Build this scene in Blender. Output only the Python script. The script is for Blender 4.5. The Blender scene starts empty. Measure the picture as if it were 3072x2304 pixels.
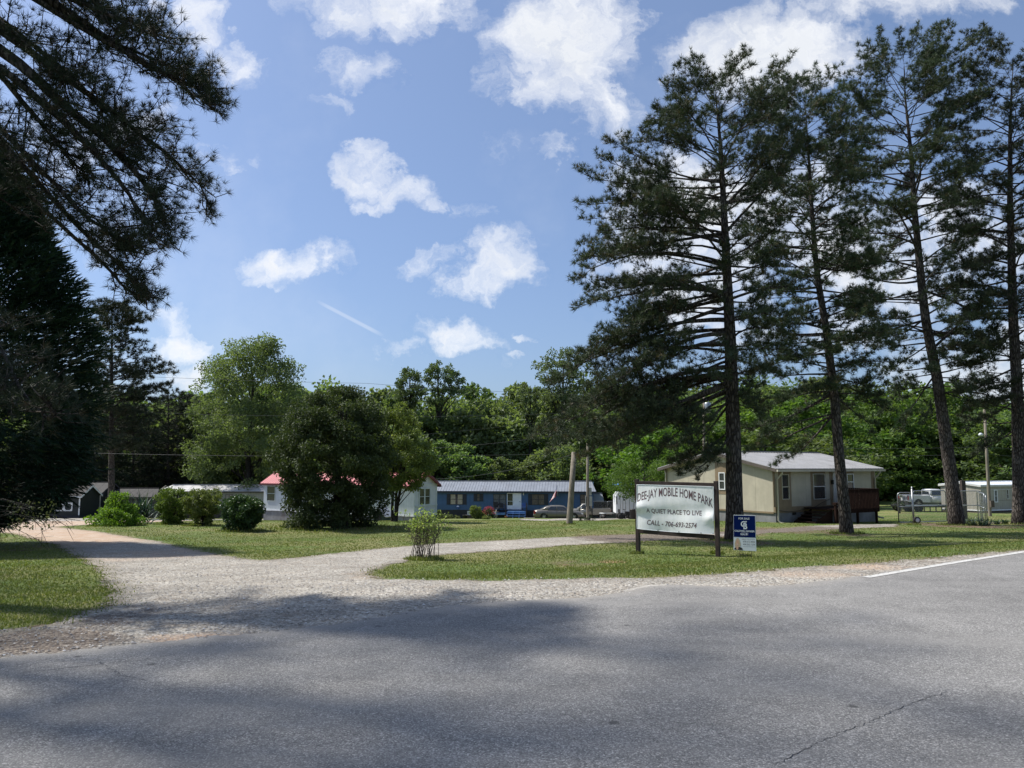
import bpy, math, random
import numpy as np
from mathutils import Vector, Matrix

S = bpy.context.scene
COL = S.collection
R = math.radians

# ------------------------------------------------------------------ camera
PITCH = math.atan(248.0 / 2307.0)
FPX, CX, CY, CAMH = 2307.0, 1536.0, 1152.0, 1.7
cd = bpy.data.cameras.new('camera')
cd.sensor_width = 36.0
cd.lens = 36.0 * FPX / 3072.0
cd.clip_end = 3000.0
cam = bpy.data.objects.new('camera', cd)
COL.objects.link(cam)
cam.location = (0, 0, CAMH)
cam.rotation_euler = (math.pi / 2 + PITCH, 0, 0)
S.camera = cam

# ------------------------------------------------------------------ sun
SUN_EL = R(53)
SUN_H = Vector((-0.93, 0.36)).normalized()          # horizontal direction towards the sun
sd = bpy.data.lights.new('sun', 'SUN')
sd.energy = 4.8
sd.angle = R(2.0)
sd.color = (1.0, 0.955, 0.88)
sun = bpy.data.objects.new('sun', sd)
COL.objects.link(sun)
sv = Vector((SUN_H.x * math.cos(SUN_EL), SUN_H.y * math.cos(SUN_EL), math.sin(SUN_EL)))
sun.rotation_euler = sv.to_track_quat('Z', 'Y').to_euler()
sun.location = (-30, 10, 40)

S.view_settings.view_transform = 'Standard'
S.view_settings.look = 'None'
S.view_settings.exposure = 0.36
S.view_settings.gamma = 1.0
S.cycles.max_bounces = 5; S.cycles.diffuse_bounces = 3; S.cycles.glossy_bounces = 2; S.cycles.transmission_bounces = 3; S.cycles.transparent_max_bounces = 8

def ray(px, py):
    a = (px - CX) / FPX; b = (CY - py) / FPX
    c, s = math.cos(PITCH), math.sin(PITCH)
    return Vector((a, c - s * b, s + c * b))

# ------------------------------------------------------------------ node helpers
class NT:
    def __init__(s, tree): s.t = tree; s.t.nodes.clear()
    def n(s, kind, **kw):
        nd = s.t.nodes.new(kind)
        for k, v in kw.items():
            if k == 'ins':
                for i, val in v.items():
                    if hasattr(val, 'is_linked') or isinstance(val, bpy.types.NodeSocket): s.t.links.new(val, nd.inputs[i])
                    else: nd.inputs[i].default_value = val
            else: setattr(nd, k, v)
        return nd
    def math(s, op, a, b=0.0, c=None, clamp=False):
        nd = s.t.nodes.new('ShaderNodeMath'); nd.operation = op; nd.use_clamp = clamp
        for i, v in enumerate((a, b, c)):
            if v is None: continue
            if isinstance(v, (int, float)): nd.inputs[i].default_value = v
            else: s.t.links.new(v, nd.inputs[i])
        return nd.outputs[0]
    def mix(s, fac, a, b, blend='MIX'):
        nd = s.t.nodes.new('ShaderNodeMix'); nd.data_type = 'RGBA'; nd.blend_type = blend
        for i, v in ((0, fac), (6, a), (7, b)):
            if isinstance(v, bpy.types.NodeSocket): s.t.links.new(v, nd.inputs[i])
            elif isinstance(v, (int, float)): nd.inputs[i].default_value = v
            else: nd.inputs[i].default_value = (v[0], v[1], v[2], 1)
        return nd.outputs[2]
    def noise(s, vec, scale, detail=3.0, rough=0.55, dist=0.0):
        nd = s.t.nodes.new('ShaderNodeTexNoise')
        if vec is not None: s.t.links.new(vec, nd.inputs['Vector'])
        nd.inputs['Scale'].default_value = scale; nd.inputs['Detail'].default_value = detail
        nd.inputs['Roughness'].default_value = rough; nd.inputs['Distortion'].default_value = dist
        return nd.outputs[0]
    def ramp(s, fac, stops):
        nd = s.t.nodes.new('ShaderNodeValToRGB'); s.t.links.new(fac, nd.inputs[0])
        e = nd.color_ramp.elements
        while len(e) < len(stops): e.new(0.5)
        for i, (p, c) in enumerate(stops):
            e[i].position = p; e[i].color = (c[0], c[1], c[2], 1) if not isinstance(c, (int, float)) else (c, c, c, 1)
        return nd.outputs[0]
    def mapr(s, v, a, b, c=0.0, d=1.0, smooth=True):
        nd = s.t.nodes.new('ShaderNodeMapRange'); nd.interpolation_type = 'SMOOTHSTEP' if smooth else 'LINEAR'
        s.t.links.new(v, nd.inputs[0])
        for i, x in enumerate((a, b, c, d)): nd.inputs[i + 1].default_value = x
        return nd.outputs[0]
    def link(s, a, b): s.t.links.new(a, b)

# ------------------------------------------------------------------ world: sky with broken clouds
W = bpy.data.worlds.new('World'); S.world = W; W.use_nodes = True
w = NT(W.node_tree)
sky = w.n('ShaderNodeTexSky', sky_type='NISHITA', sun_disc=False, sun_elevation=SUN_EL,
          sun_rotation=math.atan2(SUN_H.x, SUN_H.y), altitude=200.0, air_density=1.0, dust_density=2.2, ozone_density=2.2)
tc = w.n('ShaderNodeTexCoord'); sp = w.n('ShaderNodeSeparateXYZ', ins={0: tc.outputs['Generated']})
yy = w.math('MAXIMUM', sp.outputs[1], 0.03)
u0 = w.math('DIVIDE', sp.outputs[0], yy); v0 = w.math('DIVIDE', sp.outputs[2], yy)
uv0 = w.n('ShaderNodeCombineXYZ', ins={0: u0, 1: v0}).outputs[0]
wn = w.n('ShaderNodeTexNoise', ins={'Vector': uv0, 'Scale': 8.0, 'Detail': 8.0, 'Roughness': 0.62})
wc = w.n('ShaderNodeSeparateXYZ', ins={0: wn.outputs['Color']})
u1 = w.math('ADD', u0, w.math('MULTIPLY', w.math('SUBTRACT', wc.outputs[0], 0.5), 0.21))
v1 = w.math('ADD', v0, w.math('MULTIPLY', w.math('SUBTRACT', wc.outputs[1], 0.5), 0.15))
CL = [(605,95,85,85,1.0),(690,185,95,55,.8),(475,40,35,60,.7),(1150,15,300,85,1.1),(1330,60,130,40,.6),(980,40,110,40,.7),
      (1700,90,215,190,1.35),(1650,240,210,110,1.1),(1800,320,130,90,1.1),(2250,170,240,140,1.2),(2430,150,200,120,1.1),(2700,-10,380,75,1.0),
      (1080,190,110,50,.75),(1010,290,70,30,.45),(1110,510,100,90,.85),(1200,565,130,50,.8),(1130,610,90,25,.6),(1310,590,60,25,.6),
      (870,775,150,50,1.0),(830,820,80,40,.7),(970,760,80,40,.7),(1490,790,130,75,1.1),(1400,850,110,40,.8),(1290,780,90,40,.45),(1540,720,80,40,.4),
      (1330,1010,150,42,1.1),(1390,1040,130,35,.9),(1240,985,60,35,.8),(1200,1065,80,20,.6),(1545,1075,30,18,.6),(1590,998,45,14,.5),(1500,1112,40,14,.3),
      (540,1020,120,60,1.0),(500,945,80,55,.9),(600,1110,65,40,.9),(430,335,90,50,.75),(640,500,70,55,.5),(690,550,60,25,.4),(750,480,60,30,.3),
      (1660,455,60,40,.6),(1530,440,60,40,.25),(1420,620,50,40,.3),(2160,640,330,190,1.15),(2050,860,300,110,.95),(2620,760,330,160,1.1),(2350,560,230,120,.9),
      (2560,1010,400,60,.6),(2900,700,300,150,.8),(1900,560,120,70,.35),(2960,1100,300,120,.9),(300,700,160,80,.4),(100,400,300,120,.4)]
tot = None
uvw = w.n('ShaderNodeCombineXYZ', ins={0: u1, 1: v1, 2: 1.0}).outputs[0]
for (px, py, rx, ry, wt) in CL:
    d = ray(px, py); U = d.x / d.y; V = d.z / d.y
    ax = rx / FPX * 1.25; by = ry / FPX * 1.4
    p = w.n('ShaderNodeVectorMath', operation='MULTIPLY_ADD', ins={0: uvw, 1: (1 / ax, 1 / by, 0), 2: (-U / ax, -V / by, 0)}).outputs[0]
    q = w.n('ShaderNodeVectorMath', operation='DOT_PRODUCT', ins={0: p, 1: p}).outputs['Value']
    m = w.math('MULTIPLY_ADD', q, -wt, wt)
    tot = m if tot is None else w.math('MAXIMUM', tot, m)
tot = w.math('MAXIMUM', tot, 0.0)
back = w.noise(tc.outputs['Generated'], 2.6, 5, 0.6)
front = w.mapr(sp.outputs[1], 0.05, 0.3)
bk = w.math('MULTIPLY', w.mapr(back, 0.5, 0.75, 0, 1.2), w.math('SUBTRACT', 1.0, front))
tot = w.math('MAXIMUM', w.math('MULTIPLY', tot, front), bk)
uvs = w.n('ShaderNodeCombineXYZ', ins={0: u1, 1: v1}).outputs[0]
f1 = w.noise(uvs, 8.0, 11, 0.68, 0.2)
dens = w.math('ADD', w.math('MULTIPLY', tot, 0.95), w.math('MULTIPLY', w.math('SUBTRACT', f1, 0.53), 3.3))
dens = w.math('MULTIPLY', dens, w.mapr(tot, 0.0, 0.22))
alpha = w.math('POWER', w.mapr(dens, -0.05, 1.15, smooth=False), 1.45)
thin = w.math('MULTIPLY', w.mapr(w.noise(uv0, 2.2, 6, 0.6), 0.45, 0.8), 0.16)      # thin veil
alpha = w.math('MAXIMUM', alpha, thin)
# faint contrail
d0, d1 = ray(925, 890), ray(1165, 1015)
ua, va, ub, vb = d0.x/d0.y, d0.z/d0.y, d1.x/d1.y, d1.z/d1.y
L = math.hypot(ub-ua, vb-va); ex, ey = (ub-ua)/L, (vb-va)/L
rx_ = w.math('SUBTRACT', u0, ua); ry_ = w.math('SUBTRACT', v0, va)
al = w.math('DIVIDE', w.math('ADD', w.math('MULTIPLY', rx_, ex), w.math('MULTIPLY', ry_, ey)), L)
pe = w.math('ABSOLUTE', w.math('SUBTRACT', w.math('MULTIPLY', rx_, ey), w.math('MULTIPLY', ry_, ex)))
ct = w.math('MULTIPLY', w.mapr(pe, 0.0038, 0.001), w.math('MULTIPLY', w.mapr(al, 0, 0.3), w.mapr(al, 1.0, 0.75)))
ct = w.math('MULTIPLY', ct, 0.22)
alpha = w.math('MAXIMUM', alpha, w.math('MULTIPLY', ct, front))
shade = w.noise(uvs, 5.0, 6, 0.6)
core = w.math('ADD', dens, w.math('MULTIPLY', w.math('SUBTRACT', shade, 0.5), 2.2))
ccol = w.mix(w.mapr(core, 0.35, 1.35), (9.0, 9.0, 9.0), (6.6, 6.85, 7.3))
skyc = w.mix(0.22, w.mix(1.0, sky.outputs[0], (0.80, 0.92, 1.13), 'MULTIPLY'), (3.2, 4.2, 5.6))
final = w.mix(alpha, skyc, ccol)
bg = w.n('ShaderNodeBackground', ins={0: final, 1: 0.10})
wo = w.n('ShaderNodeOutputWorld', ins={0: bg.outputs[0]})
W.cycles.sampling_method = 'MANUAL'; W.cycles.sample_map_resolution = 512

# ------------------------------------------------------------------ terrain
GY = [-80, 8, 14, 20, 30, 42, 60, 75, 90, 120, 200, 400, 900]
GZ = [0, 0, -.22, -.58, -.93, -1.22, -2.45, -3.25, -4.32, -5.2, -4.0, 2.0, 6.0]
EN = np.array([-.505, .863]); E0 = np.array([-4.5, 6.76])
def zt_np(x, y):
    g = np.interp(y, GY, GZ)
    g = (np.interp(y - 3, GY, GZ) + g + np.interp(y + 3, GY, GZ)) / 3
    s = np.clip(((x - E0[0]) * EN[0] + (y - E0[1]) * EN[1]) / 6.0, 0, 1)
    s = s * s * (3 - 2 * s)
    up = np.clip((x - 16) / 18, 0, 1) * np.clip((y - 52) / 45, 0, 1) * 1.9
    return g * s + up + 0.05 * np.sin(x * .31 + 1.3) * np.sin(y * .27) * s
def zt(x, y): return float(zt_np(np.float64(x), np.float64(y)))
def ground(px, py):
    d = ray(px, py); t0 = 2.0; t = 2.0
    while t < 500:
        if CAMH + d.z * t <= zt(d.x * t, d.y * t): break
        t0 = t; t += max(.3, t * .02)
    for _ in range(30):
        m = (t0 + t) / 2
        if CAMH + d.z * m <= zt(d.x * m, d.y * m): t = m
        else: t0 = m
    return Vector((d.x * t, d.y * t, zt(d.x * t, d.y * t)))
def at(px, py, Y):
    d = ray(px, py); k = Y / d.y
    return Vector((d.x * k, Y, CAMH + d.z * k))
def gz(v): return Vector((v[0], v[1], zt(v[0], v[1])))

# ------------------------------------------------------------------ object helpers
def tag(o, label=None, cat=None, group=None, kind=None):
    if label: o['label'] = label
    if cat: o['category'] = cat
    if group: o['group'] = group
    if kind: o['kind'] = kind
    return o
def empty(name, loc, rz=0, label=None, cat=None, group=None):
    o = bpy.data.objects.new(name, None); COL.objects.link(o)
    o.location = loc; o.rotation_euler = (0, 0, rz); o.empty_display_size = .3
    return tag(o, label, cat, group)
def np_mesh(name, V, F, mats, parent=None, smooth=False, attrs=None, mi=None, loc=None):
    """V (n,3) array, F list of arrays of faces (k,3) or (k,4)"""
    if not isinstance(F, list): F = [F]
    me = bpy.data.meshes.new(name)
    F = [f for f in F if len(f)]
    me.vertices.add(len(V)); me.vertices.foreach_set('co', np.asarray(V, dtype=np.float32).ravel())
    nl = sum(f.size for f in F); npoly = sum(len(f) for f in F)
    me.loops.add(nl); me.loops.foreach_set('vertex_index', np.concatenate([f.ravel() for f in F]).astype(np.int32))
    me.polygons.add(npoly)
    tot = np.concatenate([np.full(len(f), f.shape[1]) for f in F])
    st = np.concatenate([[0], np.cumsum(tot)[:-1]]).astype(np.int32)
    me.polygons.foreach_set('loop_start', st)
    if mi is not None: me.polygons.foreach_set('material_index', np.asarray(mi, dtype=np.int32))
    me.polygons.foreach_set('use_smooth', np.full(npoly, smooth))
    me.update(calc_edges=True)
    for k, a in (attrs or {}).items():
        at_ = me.attributes.new(k, 'FLOAT', 'POINT'); at_.data.foreach_set('value', np.asarray(a, dtype=np.float32))
    for m in (mats if isinstance(mats, (list, tuple)) else [mats]): me.materials.append(m)
    o = bpy.data.objects.new(name, me); COL.objects.link(o)
    if parent: o.parent = parent
    if loc is not None: o.location = loc
    return o
class MB:
    def __init__(s): s.v = []; s.f = []; s.m = []; s.s = []
    def add(s, vs, fs, mi=0, sm=False):
        b = len(s.v); s.v += [tuple(x) for x in vs]
        for f in fs: s.f.append([b + i for i in f]); s.m.append(mi); s.s.append(sm)
        return s
    def box(s, x0, x1, y0, y1, z0, z1, mi=0):
        return s.add([(x0,y0,z0),(x1,y0,z0),(x1,y1,z0),(x0,y1,z0),(x0,y0,z1),(x1,y0,z1),(x1,y1,z1),(x0,y1,z1)],
                     [(0,3,2,1),(4,5,6,7),(0,1,5,4),(1,2,6,5),(2,3,7,6),(3,0,4,7)], mi)
    def hexa(s, p, mi=0):   # 8 arbitrary corners ordered as box
        return s.add(p, [(0,3,2,1),(4,5,6,7),(0,1,5,4),(1,2,6,5),(2,3,7,6),(3,0,4,7)], mi)
    def bar(s, a, b, w, h, mi=0, up=(0,0,1)):
        a, b = Vector(a), Vector(b); d = (b - a).normalized(); u = Vector(up)
        x = d.cross(u)
        if x.length < 1e-3: x = d.cross(Vector((1,0,0)))
        x.normalize(); z = x.cross(d).normalized()
        P = []
        for q in (a, b):
            P += [q - x*w/2 - z*h/2, q + x*w/2 - z*h/2, q + x*w/2 + z*h/2, q - x*w/2 + z*h/2]
        return s.add(P, [(0,1,2,3),(7,6,5,4),(0,4,5,1),(1,5,6,2),(2,6,7,3),(3,7,4,0)], mi)
    def tube(s, pts, rads, n=8, mi=0, cap=True):
        pts = [Vector(p) for p in pts]
        if isinstance(rads, (int, float)): rads = [rads] * len(pts)
        rings = []; ref = None
        for i, p in enumerate(pts):
            d = (pts[min(i+1, len(pts)-1)] - pts[max(i-1, 0)]).normalized()
            if ref is None:
                ref = Vector((1,0,0)) if abs(d.x) < .8 else Vector((0,1,0))
            x = (ref - d * ref.dot(d)).normalized(); y = d.cross(x); ref = x
            rings.append([p + (x * math.cos(a) + y * math.sin(a)) * rads[i] for a in [2*math.pi*k/n for k in range(n)]])
        vs = [q for r in rings for q in r]; fs = []
        for i in range(len(pts)-1):
            for k in range(n):
                k2 = (k+1) % n
                fs.append((i*n+k, i*n+k2, (i+1)*n+k2, (i+1)*n+k))
        s.add(vs, fs, mi, True)
        if cap:
            b = len(s.v) - len(vs)
            s.f.append([b + k for k in range(n)][::-1]); s.m.append(mi); s.s.append(False)
            e = b + (len(pts)-1)*n; s.f.append([e + k for k in range(n)]); s.m.append(mi); s.s.append(False)
        return s
    def lathe(s, prof, c=(0,0,0), axis='z', n=20, mi=0):
        vs = []; fs = []
        for (r, h) in prof:
            for k in range(n):
                a = 2*math.pi*k/n; p = (r*math.cos(a), r*math.sin(a), h)
                if axis == 'y': p = (p[0], h, p[1])
                if axis == 'x': p = (h, p[0], p[1])
                vs.append((p[0]+c[0], p[1]+c[1], p[2]+c[2]))
        for i in range(len(prof)-1):
            for k in range(n):
                k2 = (k+1) % n; fs.append((i*n+k, i*n+k2, (i+1)*n+k2, (i+1)*n+k))
        return s.add(vs, fs, mi, True)
    def prism(s, poly, y0, y1, mi=0, plane='xz'):
        n = len(poly)
        f = {'xz': lambda p, t: (p[0], t, p[1]), 'yz': lambda p, t: (t, p[0], p[1]), 'xy': lambda p, t: (p[0], p[1], t)}[plane]
        vs = [f(p, y0) for p in poly] + [f(p, y1) for p in poly]
        fs = [tuple(range(n)), tuple(range(2*n-1, n-1, -1))] + [(i, (i+1) % n, (i+1) % n + n, i + n) for i in range(n)]
        return s.add(vs, fs, mi)
    def build(s, name, mats, parent=None, loc=None, bevel=0, rz=None):
        me = bpy.data.meshes.new(name); me.from_pydata(s.v, [], s.f)
        for m in (mats if isinstance(mats, (list, tuple)) else [mats]): me.materials.append(m)
        me.polygons.foreach_set('material_index', s.m); me.polygons.foreach_set('use_smooth', s.s)
        import bmesh
        bm = bmesh.new(); bm.from_mesh(me); bmesh.ops.recalc_face_normals(bm, faces=bm.faces[:]); bm.to_mesh(me); bm.free()
        me.update()
        o = bpy.data.objects.new(name, me); COL.objects.link(o)
        if parent: o.parent = parent
        if loc is not None: o.location = loc
        if rz is not None: o.rotation_euler = (0, 0, rz)
        if bevel:
            b = o.modifiers.new('bevel', 'BEVEL'); b.width = bevel; b.segments = 2; b.limit_method = 'ANGLE'; b.angle_limit = R(35)
        return o
def copy_tree(o, parent=None):
    c = o.copy(); COL.objects.link(c)
    if parent: c.parent = parent
    for ch in list(o.children): copy_tree(ch, c)
    return c
# ------------------------------------------------------------------ materials
def M(name):
    m = bpy.data.materials.new(name); m.use_nodes = True
    return m, NT(m.node_tree)
def out(t, sh, disp=None):
    o = t.n('ShaderNodeOutputMaterial'); t.link(sh, o.inputs[0])
def pri(t, col, rough=.6, metal=0.0, bump=None, bstr=.3, bdist=.01, spec=.5, **kw):
    p = t.n('ShaderNodeBsdfPrincipled')
    if isinstance(col, bpy.types.NodeSocket): t.link(col, p.inputs['Base Color'])
    else: p.inputs['Base Color'].default_value = (col[0], col[1], col[2], 1)
    if isinstance(rough, bpy.types.NodeSocket): t.link(rough, p.inputs['Roughness'])
    else: p.inputs['Roughness'].default_value = rough
    p.inputs['Metallic'].default_value = metal
    p.inputs['Specular IOR Level'].default_value = spec
    if bump is not None:
        b = t.n('ShaderNodeBump', ins={'Height': bump, 'Strength': bstr, 'Distance': bdist}); t.link(b.outputs[0], p.inputs['Normal'])
    for k, v in kw.items(): p.inputs[k].default_value = v
    return p.outputs[0]
def obj_co(t): return t.n('ShaderNodeTexCoord').outputs['Object']
def mul(c, k): return tuple(x * k for x in c)
def mat(name, col, rough=.6, metal=0.0, var=.25, scale=3.0, bump=0.0, spec=.5, dirt=None, **kw):
    m, t = M(name); co = obj_co(t)
    n = t.noise(co, scale, 5, .6)
    c = t.mix(t.mapr(n, .3, .7), mul(col, 1 - var), mul(col, 1 + var * .6))
    if dirt:
        n2 = t.noise(co, scale * .45, 6, .65); c = t.mix(t.mapr(n2, .5, .72, 0, dirt[1]), c, dirt[0])
    fine = t.noise(co, scale * 14, 3) if bump else None
    out(t, pri(t, c, rough, metal, fine, bump, .01, spec, **kw)); return m
def mat_siding(name, col, spacing=.2, horiz=False, rough=.55, groove=.55, dirt=(.25,.22,.17), dk=.35, gw=.08):
    m, t = M(name); co = obj_co(t); s = t.n('ShaderNodeSeparateXYZ', ins={0: co})
    a = s.outputs[2] if horiz else t.math('ADD', s.outputs[0], s.outputs[1])
    fr = t.math('FRACT', t.math('DIVIDE', t.math('ADD', a, 50.0), spacing))
    g = t.math('MULTIPLY', t.mapr(fr, 0, gw * .5), t.mapr(fr, gw * 1.6, gw))
    n = t.noise(co, 1.4, 5, .6)
    c = t.mix(t.mapr(n, .35, .7), mul(col, .88), mul(col, 1.05))
    st = t.n('ShaderNodeMapping', ins={0: co, 3: (9.0, 9.0, .7)})       # vertical streaks of grime
    n2 = t.noise(st.outputs[0], 1.0, 5, .65)
    low = t.mapr(s.outputs[2], 1.6, .3)
    c = t.mix(t.math('MULTIPLY', t.mapr(n2, .48, .75), t.math('ADD', .25, t.math('MULTIPLY', low, .75))), c, t.mix(dk, c, dirt))
    c = t.mix(t.math('MULTIPLY', g, groove), c, mul(col, .35))
    out(t, pri(t, c, rough, 0, t.math('SUBTRACT', 1.0, g), .6, .01, .35)); return m
def mat_leaf(name, c0, c1, c2=None, trans=.3, rough=.6, ov=.25, tcol=(1.25, 1.3, .55)):
    """leaf colours spread by the per-vertex attribute rnd; a share of the light passes through"""
    m, t = M(name)
    a = t.n('ShaderNodeAttribute', attribute_name='rnd').outputs['Fac']
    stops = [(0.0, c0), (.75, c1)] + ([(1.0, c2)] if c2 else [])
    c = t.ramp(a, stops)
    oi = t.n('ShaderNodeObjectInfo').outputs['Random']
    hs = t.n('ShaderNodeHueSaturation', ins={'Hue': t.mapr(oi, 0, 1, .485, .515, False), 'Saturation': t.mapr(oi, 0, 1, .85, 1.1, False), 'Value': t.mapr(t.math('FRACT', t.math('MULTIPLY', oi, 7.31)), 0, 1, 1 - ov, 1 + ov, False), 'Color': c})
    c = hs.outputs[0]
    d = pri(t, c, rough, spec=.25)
    tr = t.n('ShaderNodeBsdfTranslucent', ins={0: t.mix(1.0, c, tcol, 'MULTIPLY')})
    out(t, t.n('ShaderNodeMixShader', ins={0: trans, 1: d, 2: tr.outputs[0]}).outputs[0]); return m
def mat_bark(name, c0, c1, sc=1.0):
    m, t = M(name); co = obj_co(t)
    mp = t.n('ShaderNodeMapping', ins={0: co, 3: (9*sc, 9*sc, 2.6*sc)})
    v = t.n('ShaderNodeTexVoronoi', feature='DISTANCE_TO_EDGE', ins={'Vector': mp.outputs[0], 'Scale': 1.3, 'Randomness': 1.0}).outputs[0]
    n = t.noise(mp.outputs[0], 2.2, 6, .7)
    e = t.mapr(t.math('ADD', v, t.math('MULTIPLY', t.math('SUBTRACT', n, .5), .35)), .0, .22)
    c = t.mix(e, mul(c0, .45), t.mix(t.mapr(n, .35, .68), c0, c1))
    big = t.noise(co, 1.1, 4)
    c = t.mix(t.mapr(big, .5, .75, 0, .4), c, (.19, .18, .165))
    out(t, pri(t, c, .9, 0, t.math('ADD', e, t.math('MULTIPLY', n, .5)), 1.0, .05, .2)); return m

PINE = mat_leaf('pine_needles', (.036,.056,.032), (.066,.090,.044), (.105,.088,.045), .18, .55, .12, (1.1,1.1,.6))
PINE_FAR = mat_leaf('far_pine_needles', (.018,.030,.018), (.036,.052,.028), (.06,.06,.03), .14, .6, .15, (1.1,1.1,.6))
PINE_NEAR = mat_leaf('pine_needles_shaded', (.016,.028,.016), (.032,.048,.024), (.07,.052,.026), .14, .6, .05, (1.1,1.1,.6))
CYP = mat_leaf('cypress_sprays', (.011,.026,.014), (.020,.044,.022), (.05,.055,.025), .12, .6, .05)
LEAF = mat_leaf('forest_leaves', (.10,.145,.064), (.155,.212,.088), (.20,.26,.11), .48, .5, .22)
LEAF_PALE = mat_leaf('poplar_leaves', (.075,.11,.045), (.13,.175,.075), (.22,.26,.13), .34, .5, .12)
LEAF_LIME = mat_leaf('maple_leaves', (.075,.130,.032), (.135,.205,.048), (.21,.28,.07), .42, .5, .18)
LEAF_DARK = mat_leaf('broadleaf_evergreen_leaves', (.040,.058,.024), (.078,.104,.038), (.13,.14,.05), .22, .6, .05)
LEAF_BUSH = mat_leaf('holly_leaves', (.03,.058,.026), (.075,.125,.045), (.15,.21,.075), .2, .35, .05)
LEAF_YEL = mat_leaf('nandina_leaves', (.09,.15,.03), (.22,.31,.06), (.36,.44,.10), .35, .5, .05)
LEAF_OLV = mat_leaf('privet_leaves', (.085,.12,.03), (.19,.24,.06), (.33,.37,.11), .3, .5, .08)
LEAF_SPRIG = mat_leaf('sprouting_leaves', (.16,.22,.06), (.30,.38,.12), (.5,.55,.25), .35, .5, .05)
LEAF_RED = mat_leaf('azalea_blooms', (.20,.02,.03), (.45,.04,.07), (.5,.1,.15), .3, .5, .05)
YUC = mat_leaf('yucca_blades', (.025,.055,.035), (.055,.10,.06), (.12,.17,.10), .15, .4, .05)
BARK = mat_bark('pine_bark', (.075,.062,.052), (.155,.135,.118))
BARKD = mat_bark('dark_bark', (.045,.04,.034), (.10,.09,.08), 1.6)  # darker, finer bark for broadleaf trees, cypress and shrubs
TWIG = mat('twig_bark', (.06,.05,.042), .9, var=.3)
TWIG2 = mat('bare_stems', (.12,.095,.075), .85, var=.35, scale=12)

def grass_color(t, co):
    n1 = t.noise(co, .35, 5, .6); n2 = t.noise(co, 2.3, 5, .65); n3 = t.noise(co, 22.0, 3, .6)
    c = t.mix(t.mapr(n2, .3, .7), (.088,.138,.034), (.160,.208,.060))
    c = t.mix(t.mapr(n1, .40, .60, 0, .85), c, (.225,.21,.092))
    c = t.mix(t.mapr(t.noise(co, .13, 4, .6), .42, .62, 0, .5), c, (.085,.125,.032))
    c = t.mix(t.mapr(n3, .3, .7), t.mix(1.0, c, (.6,.6,.6), 'MULTIPLY'), t.mix(1.0, c, (1.35,1.35,1.3), 'MULTIPLY'))
    return c, n3
def attr(t, nm): return t.n('ShaderNodeAttribute', attribute_name=nm).outputs['Fac']
def make_lawn():
    m, t = M('lawn'); co = t.n('ShaderNodeTexCoord').outputs['Object']
    c, n3 = grass_color(t, co)
    dn = t.math('ADD', attr(t, 'dirt'), t.math('MULTIPLY', t.math('SUBTRACT', t.noise(co, 1.3, 6, .7), .5), 1.5))
    dc = t.ramp(t.noise(co, 7.0, 5, .7), [(.3, (.10,.072,.05)), (.55, (.19,.135,.095)), (.8, (.27,.21,.15))])
    c = t.mix(t.mapr(dn, .35, .75), c, dc)
    on = t.math('ADD', attr(t, 'orange'), t.math('MULTIPLY', t.math('SUBTRACT', t.noise(co, 2.5, 6, .7), .5), 1.3))
    c = t.mix(t.mapr(on, .45, .8, 0, .7), c, (.34,.21,.12))
    out(t, pri(t, c, .85, 0, t.noise(co, 30.0, 4, .7), .9, .05, .15)); return m
LAWN = make_lawn()
def make_gravel():
    m, t = M('gravel'); co = t.n('ShaderNodeTexCoord').outputs['Object']
    v = t.n('ShaderNodeTexVoronoi', ins={'Vector': co, 'Scale': 24.0, 'Randomness': 1.0})
    v2 = t.n('ShaderNodeTexVoronoi', ins={'Vector': co, 'Scale': 60.0, 'Randomness': 1.0})
    sh = t.n('ShaderNodeSeparateXYZ', ins={0: v.outputs['Color']}); sh2 = t.n('ShaderNodeSeparateXYZ', ins={0: v2.outputs['Color']})
    mixv = t.math('ADD', t.math('MULTIPLY', sh.outputs[0], .5), t.math('MULTIPLY', sh2.outputs[1], .5))
    c = t.ramp(mixv, [(.12, (.14,.122,.098)), (.5, (.345,.318,.275)), (.9, (.54,.51,.455))])
    n1 = t.noise(co, .6, 6, .65); n2 = t.noise(co, 3.0, 6, .7)
    c = t.mix(t.mapr(n2, .46, .70, 0, .65), c, (.32,.27,.215))
    c = t.mix(1.0, c, t.ramp(t.noise(co, .9, 7, .7), [(.3, .68), (.7, 1.18)]), 'MULTIPLY')                       # packed fines
    o = t.math('ADD', attr(t, 'orange'), t.math('MULTIPLY', t.math('SUBTRACT', n1, .5), 1.2))
    c = t.mix(t.mapr(o, .3, 1.0, 0, .75), c, t.mix(t.mapr(n2, .35, .7), (.46,.29,.18), (.55,.45,.345)))
    b = t.math('ADD', attr(t, 'dirt'), t.math('MULTIPLY', t.math('SUBTRACT', n2, .5), 1.6))
    c = t.mix(t.mapr(b, .3, .85, 0, .85), c, t.mix(t.mapr(mixv, .2, .9), (.07,.05,.04), (.22,.18,.14)))
    e = t.math('ADD', attr(t, 'edge'), t.math('MULTIPLY', t.math('SUBTRACT', t.noise(co, 1.6, 6, .75), .5), 1.1))
    e = t.math('ADD', e, t.math('MULTIPLY', t.math('SUBTRACT', t.noise(co, 9.0, 4, .75), .5), .5))
    c = t.mix(t.mapr(e, .45, .0, 0, .5), c, (.19,.16,.11))
    p = pri(t, c, .85, 0, t.math('ADD', t.math('MULTIPLY', v.outputs[0], -1.0), t.math('MULTIPLY', n2, .8)), .8, .03, .2)
    tr = t.n('ShaderNodeBsdfTransparent')
    a = t.mapr(e, -.02, .02)
    out(t, t.n('ShaderNodeMixShader', ins={0: a, 1: tr.outputs[0], 2: p}).outputs[0]); return m
GRAVEL = make_gravel()
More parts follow.
